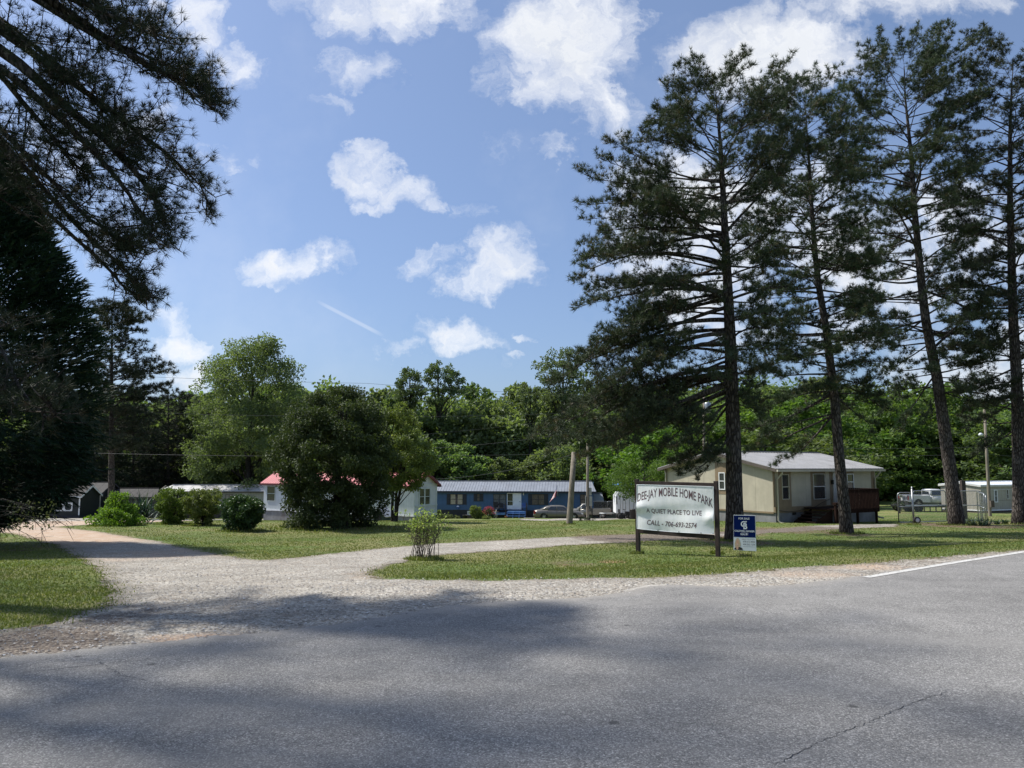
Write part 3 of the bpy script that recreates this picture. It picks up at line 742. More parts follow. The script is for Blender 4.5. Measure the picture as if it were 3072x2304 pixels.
    def finish(s, cones=0):
        tr = MB(); H = s.trunk; base = s.base
        zz = np.linspace(H[0].z, H[-1].z, 40); P = [s.tp(z) - base for z in zz]; P[0].z -= .3
        tr.tube(P, [s.tr(z) for z in zz], 14, 0)
        o = tr.build('trunk', s.bm, s.root)
        s.limb.build('branches', s.bm, s.root)
        V, F, r = needles(np.array(s.P) - np.array(base), np.array(s.D), s.nd[2], s.nd[0], s.nd[1], s.rng, s.spread, s.brown)
        np_mesh('crown', V, F, s.mn, s.root, attrs={'rnd': r})
        if cones:
            cm = MB(); cm.lathe([(.004, -.045), (.022, -.03), (.03, -.008), (.026, .015), (.012, .04), (.002, .05)], n=8)
            first = None
            for k in s.rng.choice(len(s.P), cones, replace=False):
                p = s.P[k] - np.array(base) + np.array([0, 0, -.05])
                if first is None: first = cm.build('cone', TWIG, s.root); c = first
                else: c = first.copy(); COL.objects.link(c); c.parent = s.root
                c.location = p; c.scale = (1.1, 1.1, 1.1)
        return s.root

def leaf_faces(P, N, size, rng, asp=.62):
    """rhombic leaves folded at the midrib"""
    n = len(P); d = norm(rng.normal(0, 1, (n, 3)) + N * .6 + np.array([0, 0, -.25])); s = norm(np.cross(d, rng.normal(0, 1, (n, 3))))
    l = (size * rng.uniform(.6, 1.25, n))[:, None]; nr = np.cross(d, s)
    V = np.stack([P, P + d*l*.5 + s*l*asp*.5 + nr*l*.1, P + d*l, P + d*l*.5 - s*l*asp*.5 + nr*l*.1], 1).reshape(-1, 3)
    i = np.arange(n) * 4; F = np.concatenate([np.stack([i, i+1, i+2], 1), np.stack([i, i+2, i+3], 1)])
    return V, F
def crown_points(rng, nl, nclump, R_, H0, H1, shape, rough=.25, hollow=.55, cl=.2):
    """leaf points gathered in clumps; shape(q)->relative radius at relative height q"""
    q = rng.uniform(0, 1, nclump * 6); rr = np.array([shape(v) for v in q]); keep = rng.uniform(0, 1, len(q)) < rr**1.3 + .05
    q, rr = q[keep][:nclump], rr[keep][:nclump]; m = len(q)
    th = rng.uniform(0, 2*np.pi, m); rad = rr * R_ * (hollow + (1 - hollow) * rng.uniform(0, 1, m)**.6)
    ph = rng.uniform(0, 6.28, 4); bump = 1 + rough * (np.sin(th*2 + ph[0] + q*5) * .5 + np.sin(th*5 + ph[1] + q*9) * .35 + rng.normal(0, .35, m))
    C = np.stack([np.cos(th) * rad * bump, np.sin(th) * rad * bump, H0 + (H1 - H0) * q], 1)
    cr = R_ * cl * rng.uniform(.55, 1.35, m); cr = np.minimum(cr, R_*cl*1.2)
    idx = rng.choice(m, nl, p=cr**2 / (cr**2).sum()); g = norm(rng.normal(0, 1, (nl, 3))); rad = rng.uniform(0, 1, nl)**.45
    P = C[idx] + g * (cr[idx] * rad)[:, None] * np.array([1, 1, .7])
    tone = rng.normal(0, .16, m)[idx]
    return P, g, C, tone
def broad(rng, H, R_, h0, nl, leaf, shape, nclump=110, leafmat=LEAF, barkm=BARKD, cl=.2, hollow=.5, rough=.25, r0=None, stems=1, top=1.0, bare=0):
    """returns list of (name, mesh object builder) as meshes at origin"""
    P, N, C, tone = crown_points(rng, nl, nclump, R_, h0, H * .95, shape, rough, hollow, cl)
    V, F = leaf_faces(P, N, leaf, rng)
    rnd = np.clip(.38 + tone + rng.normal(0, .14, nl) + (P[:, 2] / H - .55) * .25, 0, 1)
    crown = np_mesh('crown', V, F, leafmat, attrs={'rnd': np.repeat(rnd, 4)})
    tb = MB(); r0 = r0 or H * .018
    for k in range(stems):
        lean = (rng.normal(0, .06 * H), rng.normal(0, .06 * H)) if stems > 1 else rng.normal(0, .015 * H, 2)
        off = rng.normal(0, R_ * .06, 2) if stems > 1 else (0, 0)
        ax = [Vector((off[0] + lean[0] * q + rng.normal(0, .006*H), off[1] + lean[1] * q + rng.normal(0, .006*H), H * .9 * q - (.3 if q == 0 else 0))) for q in np.linspace(0, 1, 9)]
        rs = [r0 / (stems**.5) * (1 - q)**.8 + .012 for q in np.linspace(0, 1, 9)]
        tb.tube(ax, rs, 8, 0, False)
        for c in C[rng.choice(len(C), min(len(C), 26 // stems + 4), replace=False)]:
            q = max(.12, min(.93, (c[2] / H - .18) / .9)); i = min(int(q * 8), 7); a = ax[i].lerp(ax[i+1], q * 8 - i)
            c_ = Vector(c); mid = (a + c_) / 2 + Vector((0, 0, -.04 * (c_ - a).length + rng.normal(0, .1))); rb = rs[i] * .42
            tb.tube([a, mid, c_], [rb, rb * .6, .012], 5, 0, False)
    trunk = tb.build('trunk', barkm)
    return crown, trunk
def place(parts, name, label, cat, loc, scale=(1,1,1), rz=0, group=None, copy=False):
    root = empty(name, loc, rz, label, cat, group); root.scale = scale
    for p in parts:
        c = p
        if copy: c = p.copy(); COL.objects.link(c)
        c.parent = root
    return root
dome = lambda q: max(.08, (1 - (2*q - .85)**2 / 1.4))**.5 if q < .98 else .1
oval = lambda q: max(.05, 1 - (2*q - 1)**2 * .93)**.5
tall = lambda q: max(.06, (1 - abs(2*q - .8)**2.2 / 1.9))**.7 if q < 1 else .05
pyra = lambda q: max(.05, (1 - q)**.7 * (1 - .4 * math.exp(-q * 9)))
# ------------------------------------------------------------------ the forest behind
rng = np.random.default_rng(3)
protos = []
for i, (sh, lm) in enumerate([(dome, LEAF), (tall, LEAF), (oval, LEAF), (dome, LEAF), (tall, LEAF)]):
    protos.append(broad(rng, 10, 3.4 if sh is dome else 2.7, .9, 6500, .40, sh, 95, lm, cl=.25, hollow=.3, rough=.32))
plime = [broad(rng, 10, 3.6, .8, 8000, .36, s_, 100, LEAF_LIME, cl=.22, hollow=.25, rough=.35) for s_ in (dome, oval, tall)]
SK = [(-400,1100),(0,1120),(300,1160),(480,1165),(560,1150),(700,1130),(860,1160),(940,1140),(1000,1145),(1080,1150),(1160,1170),(1300,1160),(1400,1140),(1450,1148),(1500,1150),(1560,1158),(1640,1145),(1760,1140),(1900,1150),(2100,1140),(2300,1120),(2450,1120),(2650,1140),(2800,1130),(2920,1180),(3072,1200),(3500,1150)]
def skyline(px): return np.interp(px, [a for a, b in SK], [b for a, b in SK])
used = set(); cnt = 0
def wood(px, Y, top_y, wfac, lib, lab, grp, libname):
    k = rng.integers(len(lib)); b = ground(px, 1555); X = (px - CX) / FPX * Y * 1.0; p = at(px, top_y, Y); z0 = zt(p.x, Y)
    h = (p.z - z0) / 10.0; first = (libname, k) not in used; used.add((libname, k))
    w_ = h ** .6 * wfac
    return place(lib[k], 'forest_tree', lab, 'tree', (p.x, Y, z0 - .1), (w_ * rng.uniform(.9, 1.15), w_ * rng.uniform(.9, 1.15), h), rng.uniform(0, 6.28), grp, copy=not first)
LB = 'green broadleaf tree in the dense wood that closes off the view behind the homes'
for px in np.arange(-330, 3450, 96):
    wood(px + rng.uniform(-35, 35), 128 + rng.uniform(-5, 5), skyline(px) + rng.uniform(-14, 22), 1.5, protos, LB, 'trees of the background wood', 'p')
for px in np.arange(-300, 3400, 104):
    wood(px + rng.uniform(-35, 35), 113 + rng.uniform(-4, 4), skyline(px) + rng.uniform(15, 80), 1.35, protos, LB, 'trees of the background wood', 'p')
for px in np.arange(380, 2500, 92):
    wood(px + rng.uniform(-25, 25), 101 + rng.uniform(-2.5, 2.5), skyline(px) + rng.uniform(110, 215), 1.25, protos, LB, 'trees of the background wood', 'p')
LL = 'bright yellow-green maple in the row of leafy trees behind the cream house'
for (px, Y, ty) in [(1950,92,1265),(2030,97,1180),(2120,84,1255),(2230,90,1190),(2300,80,1270),(2400,86,1180),(2470,76,1300),(2540,96,1220),(2620,104,1160),(2680,101,1290),(2740,104,1250),(2790,108,1140),(2850,104,1250),(2900,108,1190)]:
    wood(px, Y, ty, 1.45, plime, LL, 'bright maples behind the cream house', 'l')
# dark trees on the far right
for (px, Y, ty) in [(2990,96,1230),(3080,92,1180),(3170,96,1150),(2950,100,1290)]:
    wood(px, Y, ty, 1.4, protos, 'dark green tree beyond the dingy white mobile home at the right edge', 'dark trees at the right edge', 'p')
# maple branch over the camper
def bushy(name, label, cat, px, py, top_y, half_px, nl, leaf, lm, shape=dome, Y=None, seed=1, h0=.05, nclump=60, cl=.26, stems=4, hollow=.35, rough=.22, barkm=BARKD, asp=None):
    r_ = np.random.default_rng(seed); b = ground(px, py) if Y is None else at(px, py, Y)
    t = at(px, top_y, b.y); H = t.z - b.z; R_ = half_px / FPX * b.y
    c, tk = broad(r_, H / .98, R_, H * h0, nl, leaf, shape, nclump, lm, barkm, cl=cl, hollow=hollow, rough=rough, r0=H*.02, stems=stems)
    return place([c, tk], name, label, cat, (b.x, b.y, b.z - .02))
bushy('maple_tree', 'low spreading lime-green maple hanging over the white camper', 'tree', 1935, 1545, 1385, 118, 12000, .18, LEAF_LIME, oval, Y=71, seed=41, h0=.34, stems=1, cl=.22)
bushy('maple_tree', 'small yellow-green tree just left of the cream house', 'tree', 1880, 1545, 1420, 70, 3500, .20, LEAF_LIME, oval, Y=80, seed=42, h0=.45, stems=1)
# tall broadleaf standing over the grey trailer
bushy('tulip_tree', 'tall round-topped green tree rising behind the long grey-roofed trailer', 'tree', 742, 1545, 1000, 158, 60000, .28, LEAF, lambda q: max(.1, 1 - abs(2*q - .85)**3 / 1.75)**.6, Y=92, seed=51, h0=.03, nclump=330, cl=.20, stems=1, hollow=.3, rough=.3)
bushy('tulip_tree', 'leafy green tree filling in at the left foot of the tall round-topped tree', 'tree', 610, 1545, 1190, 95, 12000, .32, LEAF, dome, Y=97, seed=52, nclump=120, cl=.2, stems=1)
# thin pale poplars above the skyline
bushy('poplar_tree', 'sparse pale-crowned poplar on the skyline, left of the taller one', 'tree', 1222, 1545, 1094, 50, 3600, .34, LEAF_PALE, lambda q: .12 if q < .62 else oval((q - .6) / .4), Y=112, seed=61, h0=.3, nclump=90, cl=.19, stems=1, hollow=.3)
bushy('poplar_tree', 'taller sparse pale-crowned poplar on the skyline behind the blue home', 'tree', 1322, 1545, 1068, 62, 5200, .34, LEAF_PALE, lambda q: .14 if q < .58 else oval((q - .55) / .45), Y=110, seed=62, h0=.3, nclump=120, cl=.17, stems=1, hollow=.3)
bushy('poplar_tree', 'pale airy poplar on the skyline beside the nearest pine', 'tree', 1690, 1545, 1030, 85, 8000, .34, LEAF_PALE, lambda q: .15 if q < .5 else oval((q - .47) / .53), Y=106, seed=63, h0=.3, nclump=150, cl=.17, stems=1, hollow=.3)
bushy('poplar_tree', 'short sparse poplar on the skyline with thin pale twigs', 'tree', 1590, 1545, 1135, 42, 2600, .32, LEAF_PALE, lambda q: .15 if q < .6 else oval((q - .57) / .43), Y=108, seed=64, h0=.3, nclump=70, cl=.18, stems=1)
# the broad dark tree in the middle of the lawn, and the smaller one in its right flank
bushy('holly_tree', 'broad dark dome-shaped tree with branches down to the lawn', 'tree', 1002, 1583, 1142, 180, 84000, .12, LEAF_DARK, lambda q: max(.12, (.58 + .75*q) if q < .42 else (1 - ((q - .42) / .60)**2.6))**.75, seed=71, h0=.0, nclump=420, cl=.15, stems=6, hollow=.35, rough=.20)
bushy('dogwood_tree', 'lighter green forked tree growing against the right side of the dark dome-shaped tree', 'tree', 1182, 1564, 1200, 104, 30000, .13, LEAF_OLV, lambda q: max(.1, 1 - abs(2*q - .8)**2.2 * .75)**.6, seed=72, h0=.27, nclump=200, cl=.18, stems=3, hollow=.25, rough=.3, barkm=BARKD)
# ------------------------------------------------------------------ the big pines
def tr_pts(l, Y, base):
    b = ground(*base); return [b] + [at(px, py, Y if Y else b.y) for px, py in l]
def rows_px(l, Y):
    """rows of (py, left px, trunk px, right px) -> (z, left reach, right reach)"""
    o = []
    for (py, a, c, b) in l:
        p = at(c, py, Y); k = (p - Vector((0, 0, CAMH))).length; o.append((p.z, (at(c, py, Y).x - at(a, py, Y).x), (at(b, py, Y).x - at(c, py, Y).x)))
    return sorted(o)
def px_branches(T, Y, l, off=None, **kw):
    for e in l:
        (sy, tx, ty) = e[:3]; a = e[3] if len(e) > 3 else .1; o_ = e[4] if len(e) > 4 else float(T.rng.normal(0, 1.2))
        z = at(2200, sy, Y).z; tip = at(tx, ty, Y + o_); k = dict(kw)
        if len(e) > 5: k['start'] = e[5]
        T.branch(z, tip, arch=a, **k)
b = ground(2205, 1622); Y1 = b.y
T = PineTree('pine_tree', 'nearest tall pine, straight thick trunk right behind the white sign', tr_pts([(2200,1300),(2190,1000),(2180,800),(2172,640),(2163,450),(2150,320),(2147,270)], Y1, (2205,1622)), .31, 101, needle=(.21, .018, 17), sub=.17, tuft=.066, brown=.10)
px_branches(T, Y1, [(330,2050,190,.05),(350,2100,165,.05),(300,2230,170,.05),(360,1990,260,.05),(430,1950,320,.0),(470,1945,415,.05),(500,1990,380,.05),(540,1790,470,-.05),(560,1740,540,-.08),(590,1760,600,0),(600,1850,560,0),(640,1800,640,.03),(640,1900,610,0),
    (700,1755,730,.10),(700,1740,790,.05),(730,1830,700,.08),(790,1725,790,.1),(800,1690,850,.10),(820,1760,850,.08),(880,1730,930,.14),(880,1790,900,.1),(880,1830,975,.16),(880,1720,1035,.17),(900,1800,1040,.14),(920,1780,1110,.15),
    (960,1715,1125,.16),(1000,1760,1180,.18),(990,1690,1180,.17),(1040,1850,1150,.12),(1060,1735,1225,.15),(1080,1900,1260,.18),
    (1100,1610,1330,.10,-1.5),(1120,1650,1300,.08,-.5),(1130,1630,1365,.08,.8),(1140,1740,1330,.10,-2.5),(1150,1770,1385,.08,0),(1160,1850,1370,.04,-2.0),(1130,1820,1310,.10,1.4),(1170,1700,1380,.06,1.2),(1180,1930,1390,.0,-.8),(1190,2000,1340,.04,-2.5),(1200,2040,1380,-.04,1.5),(1150,1690,1350,.08,-2.2),
    (1290,2050,1415,-.1,-1.2,.35),(1290,2090,1430,-.12,0,.35),(1300,2130,1400,-.1,-1.8,.3),(1280,2010,1390,-.1,1.0,.4),
    (400,2370,185,-.08),(420,2400,240,-.05),(500,2330,210,-.05),(560,2440,300,-.08),(620,2380,350,-.1),(600,2300,420,0),(700,2420,430,-.05),(780,2380,640,0),(830,2420,760,.05),(900,2430,870,.03),(960,2380,980,.05),(1050,2420,1060,.05),(1130,2360,1130,.06),(1180,2300,1230,.05)], start=.34)
T.fill(rows_px([(270,2040,2148,2250),(310,1960,2150,2310),(400,1930,2160,2350),(520,1830,2165,2360),(650,1830,2175,2340),(800,1800,2180,2330),(950,1830,2190,2330),(1100,1850,2195,2330),(1220,1950,2200,2280)], Y1), n=92, dz=(-.12, .42), yscale=1.0)
T.finish(30)
b = ground(2541, 1601); Y2 = b.y
T = PineTree('pine_tree', 'slim curving pine in front of the cream house, second from the left', tr_pts([(2518,1378),(2503,1186),(2479,993),(2455,848),(2445,759),(2435,623),(2425,450),(2418,350),(2416,310)], Y2, (2541,1601)), .235, 102, needle=(.21, .019, 17), sub=.165, tuft=.062, brown=.08)
px_branches(T, Y2, [(1176,2270,1229,.08,-1.0,.45),(1176,2200,1290,.06,.5,.5),(1241,2270,1308,.07,-1.5,.45),(1241,2230,1350,.06,.5,.5),(1230,2330,1390,.02,.6,.4),(1180,2640,1190,-.05),(1100,2680,1090,.0),(1150,2700,1230,.03,0,.5),(1060,2250,1130,.05),(1000,2240,1010,.05),(1190,2600,1290,-.03,0,.4),
    (950,2650,960,.05),(880,2260,900,.05),(800,2640,800,.03),(750,2250,740,.0),(700,2620,640,-.05),(650,2260,600,-.03),(560,2600,520,-.03),(500,2270,400,-.05),(450,2580,380,-.05),(400,2330,270,-.05),(380,2520,260,-.05),(320,2440,215,0),(300,2380,240,0),(450,2300,330,-.03)], start=.33)
T.fill(rows_px([(310,2320,2416,2500),(350,2270,2418,2550),(450,2240,2425,2590),(650,2220,2435,2620),(850,2230,2455,2650),(1000,2250,2479,2660),(1120,2280,2495,2680),(1200,2350,2503,2620)], Y2), n=118, dz=(-.10, .42))
T.finish(0)
b = ground(2872, 1575); Y3 = b.y
T = PineTree('pine_tree', 'tall leaning pine beside the chain-link kennel panels', tr_pts([(2846,1378),(2812,1137),(2778,969),(2764,848),(2743,623),(2733,461),(2716,298),(2714,250),(2712,200)], Y3, (2872,1575)), .33, 103, needle=(.23, .024, 15), sub=.18, tuft=.066)
px_branches(T, Y3, [(1165,2760,1260,-.05,0,.4),(1150,2660,1230,.05,0,.4),(1120,2700,1290,.03,0,.5),(1000,2570,1020,.12,0,.4),(1030,2660,1130,.1,0,.4),(960,2500,1050,.12,-1,.4),(900,2520,900,.05),(870,2980,980,.05),(1000,3000,1010,.0),(1120,2960,1080,-.1),(1180,3000,1200,.02,0,.5),(1050,2960,860,-.05),
    (780,2500,790,.05),(780,2900,740,0),(700,2520,680,.03),(620,2880,560,-.03),(560,2500,540,.05),(470,2500,380,-.02),(440,2860,270,-.1),(430,2560,260,-.03),(380,2510,240,-.05),(330,2590,180,-.05),(350,2880,190,-.1),(300,2640,110,0),(290,2800,75,-.05),(280,2840,140,-.05),(250,2750,75,0),(240,2700,80,0),(300,2850,110,-.05)], start=.4)
T.fill(rows_px([(200,2600,2712,2840),(240,2540,2714,2890),(300,2490,2716,2930),(480,2470,2733,2940),(650,2480,2743,2930),(850,2490,2764,2940),(1000,2570,2780,2960),(1180,2690,2815,2950)], Y3), n=116, dz=(-.08, .42), start=.42)
T.finish(0)
b = ground(3062, 1572); Y4 = b.y
T = PineTree('pine_tree', 'thick dark pine cut off by the right edge of the view', tr_pts([(3056,1350),(3050,1137),(3040,969),(3035,800),(3030,600),(3030,400),(3035,260),(3040,190)], Y4, (3062,1572)), .34, 104, needle=(.23, .024, 15), sub=.18, tuft=.066)
px_branches(T, Y4, [(1280,2920,1370,.02,0,.4),(1300,2960,1340,0,0,.3),(1200,2890,1290,.05,0,.4),(1150,2880,1180,.05),(1080,2860,1100,.05),(1000,2850,1040,.05),(940,2850,960,.05),(880,2830,880,.03),(820,2850,800,0),(700,2840,700,0),(620,2850,600,0),(500,2860,450,-.03),(400,2880,300,-.05),(300,2890,200,-.03),(250,2900,110,-.03),(200,2960,80,0),(1100,3200,1100,0),(900,3250,880,0),(700,3250,650,0),(500,3220,420,0),(300,3180,200,0)], start=.35)
T.fill(rows_px([(190,2930,3045,3140),(230,2860,3040,3200),(300,2840,3030,3230),(500,2820,3030,3250),(700,2800,3033,3260),(900,2810,3038,3260),(1100,2850,3048,3230),(1280,2900,3053,3180)], Y4), n=124, dz=(-.08, .42), start=.35)
T.finish(0)
# one more of the row standing outside the right edge
b5 = Vector((31.5, 41, zt(31.5, 41)))
T = PineTree('pine_tree', 'pine of the same row standing just beyond the right edge', [b5, b5 + Vector((0, 0, 12)), b5 + Vector((-.5, 0, 24))], .33, 105, needle=(.21, .02, 12), sub=.4, tuft=.28)
T.fill([(b5.z + 6, 5, 5), (b5.z + 12, 5.5, 5), (b5.z + 19, 4.5, 4), (b5.z + 23.5, 1.5, 1.5)], n=70, dz=(-.06, .4), start=.35)
T.finish(0)
# distant pine on the left
Yp = 66
bp = at(335, 1545, Yp); bp.z = zt(bp.x, Yp)
T = PineTree('pine_tree', 'distant dark pine with a rounded crown, between the cypress and the tall green tree', [bp, at(335,1100,Yp), at(337,930,Yp)], .30, 106, needle=(.36, .040, 15), sub=.24, tuft=.13, mat_n=PINE_FAR)
T.fill(rows_px([(915,290,337,390),(960,262,336,440),(1020,258,336,448),(1075,262,335,470),(1120,262,335,505),(1150,280,335,512),(1200,290,335,490),(1280,290,335,480),(1360,305,335,450)], Yp), n=150, dz=(-.06, .45), start=.3,
       gapfn=lambda z, a: at(335,1085,Yp).z < z < at(335,1060,Yp).z)
T.finish(0)
for (px, ty, Y, sd) in [(455,1290,96,7),(560,1180,96,8),(250,1180,86,9),(505,1150,93,10),(400,1200,92,11),(310,1260,88,12)]:
    bb = at(px, 1545, Y); bb.z = zt(bb.x, Y); t_ = at(px, ty, Y)
    T = PineTree('pine_tree', {455:'low dark pine above the yellow-green shrub',560:'small dark pine left of the tall round-topped tree',250:'dark pine half hidden by the cypress',400:'dark pine directly behind the distant rounded pine',310:'lower dark pine under the left side of the distant rounded pine',505:'thin dark pine top right of the distant rounded pine'}[px], [bb, bb.lerp(t_, .5), t_], .22, 200 + sd, needle=(.36, .042, 14), sub=.34, tuft=.2, mat_n=PINE_FAR)
    h = t_.z - bb.z; T.fill([(bb.z + .06*h, 3.8, 3.8), (bb.z + .5*h, 3.6, 3.6), (bb.z + .8*h, 2.4, 2.4), (t_.z - .2, .8, .8)], n=105, dz=(-.08, .4), start=.25)
    T.finish(0)

# the near pine whose branches reach in from the left
c0 = Vector((-9.9, 11.2, zt(-9.9, 11.2)))
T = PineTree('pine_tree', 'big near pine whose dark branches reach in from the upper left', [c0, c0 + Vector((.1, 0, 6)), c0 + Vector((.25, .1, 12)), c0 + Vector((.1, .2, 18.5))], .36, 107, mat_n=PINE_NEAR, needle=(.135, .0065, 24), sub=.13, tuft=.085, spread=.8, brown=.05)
def lb(sz, ptx, pty, mid, off=0.0, rad=.09, start=.3, dens=1.0, lenf=.62):
    ptx -= 62; pty -= 14; lenf *= 1.35; tip = at(ptx, pty, 11.2 + off); m = at(mid[0], mid[1], 11.2 + off * .5); a = T.tp(sz)
    c = m * 2 - (a + tip) * .5
    T.branch(sz, tip, rad=rad, start=start, dens=dens, curve=c, lenf=lenf, flat=.45)
for a in [(10.6, 605, 262, (330, 120), 0, .10, .36, 1.5, .75), (10.9, 610, 200, (250, 60), .8, .07, .3, 1.2, .7), (11.3, 400, 20, (150, -60), -.5, .07, .2, 1.3, .7), (10.4, 590, 310, (380, 190), -.6, .05, .45, 1.3, .6),
          (9.4, 668, 715, (285, 375), 0, .12, .38, 1.6, .8), (9.6, 625, 610, (320, 325), .9, .08, .35, 1.4, .75), (9.2, 565, 690, (245, 415), -.9, .07, .35, 1.3, .7), (9.9, 470, 400, (230, 230), .5, .06, .3, 1.3, .7),
          (9.9, 300, 300, (120, 150), -.8, .06, .2, 1.4, .7), (8.6, 535, 915, (230, 650), .2, .06, .22, 1.5, .65), (8.7, 500, 780, (230, 620), -.5, .05, .2, 1.4, .62), (8.2, 480, 850, (280, 760), .6, .045, .2, 1.1, .5),
          (9.1, 260, 430, (120, 300), .3, .06, .2, 1.3, .7), (12.0, 330, -90, (100, -200), 0, .07, .2, 1.2, .7), (10.2, 560, 130, (260, 20), -1.2, .05, .3, 1.2, .6), (9.5, 330, 520, (150, 360), .1, .06, .3, 1.3, .7), (7.4, 90, 1150, (-80, 1050), -1.4, .04, .2, 1.1, .5), (7.2, 250, 1200, (30, 1120), -2.0, .04, .3, 1.0, .45)]:
    lb(*a)
T.fill([(6.5, 4.5, 2.6), (10, 5.0, 3.0), (14, 4.5, 4.0), (17.5, 1.5, 1.6)], n=24, dz=(-.25, .3), start=.3)
T.finish(26)
# unseen oaks added off frame; crowns thinned to shade the road and left verge
_r = np.random.default_rng(88)
oak = broad(_r, 10, 4.3, 5.4, 5200, .10, dome, 220, LEAF, cl=.40, hollow=.05, rough=.25)
oak2 = broad(_r, 10, 4.3, 5.0, 15000, .12, dome, 220, LEAF, cl=.40, hollow=.05, rough=.2)
for i, (x, y, h, w_, o_) in enumerate([(-11.8, 9.6, 22, .95, oak), (-15.6, 11.2, 13.5, .85, oak2), (-10.9, 8.2, 24.5, .85, oak), (-16.5, 7.0, 15, .9, oak2), (-17.8, 14.4, 13, .85, oak2)]):
    place(o_, 'shade_oak', 'unseen oak added outside the left edge to shade the road and verge', 'tree', (x, y, zt(x, y) - .1), (w_, w_, h / 10), i * 1.3, 'unseen oaks added for shade outside the left edge', copy=i > 1)

# ------------------------------------------------------------------ dark cypress at the left
def cypress(name, label, base, H, R_, n, seed):
    r_ = np.random.default_rng(seed); root = empty(name, base, 0, label, 'cypress tree')
    q = r_.uniform(0, 1, n)**1.15; th = r_.uniform(0, 2*np.pi, n)
    prof = np.interp(q, [0, .08, .22, .34, .55, .72, .87, 1.0], [.62, .86, 1.0, .96, .80, .60, .34, .04])
    lump = 1 + .10*np.sin(th*3 + q*14) + .08*np.sin(th*7 - q*31) + .05*np.sin(q*75 + th*2) + r_.normal(0, .05, n)
    rad = prof * R_ * lump * (1 - .45 * r_.uniform(0, 1, n)**2.2)
    P = np.stack([np.cos(th)*rad, np.sin(th)*rad, 1.0 + .3*np.sin(th*4) + q*(H*.97 - 1.0)], 1)
    out_ = np.stack([np.cos(th), np.sin(th), np.full(n, .25)], 1)
    droop = np.where(q < .25, -.5, .15)
    D = norm(out_ + np.stack([np.zeros(n), np.zeros(n), droop], 1) + r_.normal(0, .28, (n, 3)))
    K = 9; PP = np.repeat(P, K, 0); DD = np.repeat(D, K, 0); side = norm(np.cross(DD, np.array([0, 0, 1.0]))) 
    k = np.tile(np.arange(K), n); t = (k / (K-1)); f = np.where(k % 2 == 0, 1, -1)
    d2 = norm(DD + side * (f * .65 * (1 - t*.4))[:, None] + r_.normal(0, .16, (n*K, 3)))
    PP = PP + DD * (t * .34)[:, None]; l = r_.uniform(.12, .24, n*K)[:, None]; sw = norm(np.cross(d2, r_.normal(0, 1, (n*K, 3)))) * .022
    V = np.stack([PP - sw, PP + sw, PP + d2*l], 1).reshape(-1, 3); rn = np.clip(np.repeat(r_.uniform(0, .8, n), K), 0, 1)
    rn = np.where(np.repeat(r_.uniform(0, 1, n), K) < .02, 1.0, rn)
    np_mesh('crown', V, np.arange(len(V)).reshape(-1, 3), CYP, root, attrs={'rnd': np.repeat(rn, 3)})
    t_ = MB(); t_.tube([(0,0,-.3),(0,0,H*.4),(0,0,H*.9)], [.22,.14,.02], 10)
    for k in range(46):                                            # bare low boughs
        a = r_.uniform(0, 6.28); z = r_.uniform(.5, 2.4); l = R_ * r_.uniform(.7, 1.12)
        e = (math.cos(a)*l, math.sin(a)*l, max(.1, z - r_.uniform(.2, 1.2)))
        t_.tube([(0,0,z), (e[0]*.55, e[1]*.55, z+.1), e], [.035,.02,.006], 4, 0, False)
        for j in range(5):
            q_ = r_.uniform(.45, 1); s0 = Vector((e[0]*q_, e[1]*q_, z*(1-q_)+e[2]*q_)); t_.tube([s0, s0 + Vector(tuple(r_.normal(0, .22, 3))) + Vector((0,0,-.12))], [.008,.003], 3, 0, False)
    t_.build('trunk', BARKD, root); return root
cb = Vector((-16.5, 23.0, zt(-16.5, 23)))
cypress('cypress_tree', 'huge near-black conical cypress filling the left edge, boughs down to the grass', cb, 12.6, 3.45, 27000, 7)
# bare twigs hanging at the lower left corner of the cypress
tb = MB(); r_ = np.random.default_rng(9); rt = at(-60, 1520, 15)
root = empty('hanging_bough', gz(rt), 0, 'dead twiggy bough drooping to the grass at the left edge', 'branch')
off = gz(rt)
for k in range(8):
    a = at(-90, 1500 + r_.uniform(0, 80), 15 + r_.uniform(-1, 1)) - off; b_ = at(40 + r_.uniform(0, 130), 1560 + r_.uniform(-40, 90), 15 + r_.uniform(-1.5, 1.5)) - off
    m = (a + b_) / 2 + Vector((0, 0, .15)); tb.tube([a, m, b_], [.009, .006, .003], 4, 0, False)
    for j in range(7):
        q_ = r_.uniform(.3, 1); s0 = m.lerp(b_, q_); tb.tube([s0, s0 + Vector((r_.uniform(0,.25), r_.normal(0,.1), r_.uniform(-.22,.05)))], [.005,.002], 3, 0, False)
tb.build('twigs', BARKD, root)
Pn = np.array([np.array(at(20 + r_.uniform(0, 150), 1530 + r_.uniform(-30, 60), 15 + r_.uniform(-1.5, 1.5)) - off) for _ in range(260)])
V, F = leaf_faces(Pn, np.zeros((260, 3)), .05, r_); np_mesh('leaves', V, F, LEAF_DARK, root, attrs={'rnd': np.repeat(r_.uniform(0, 1, 260), 4)})
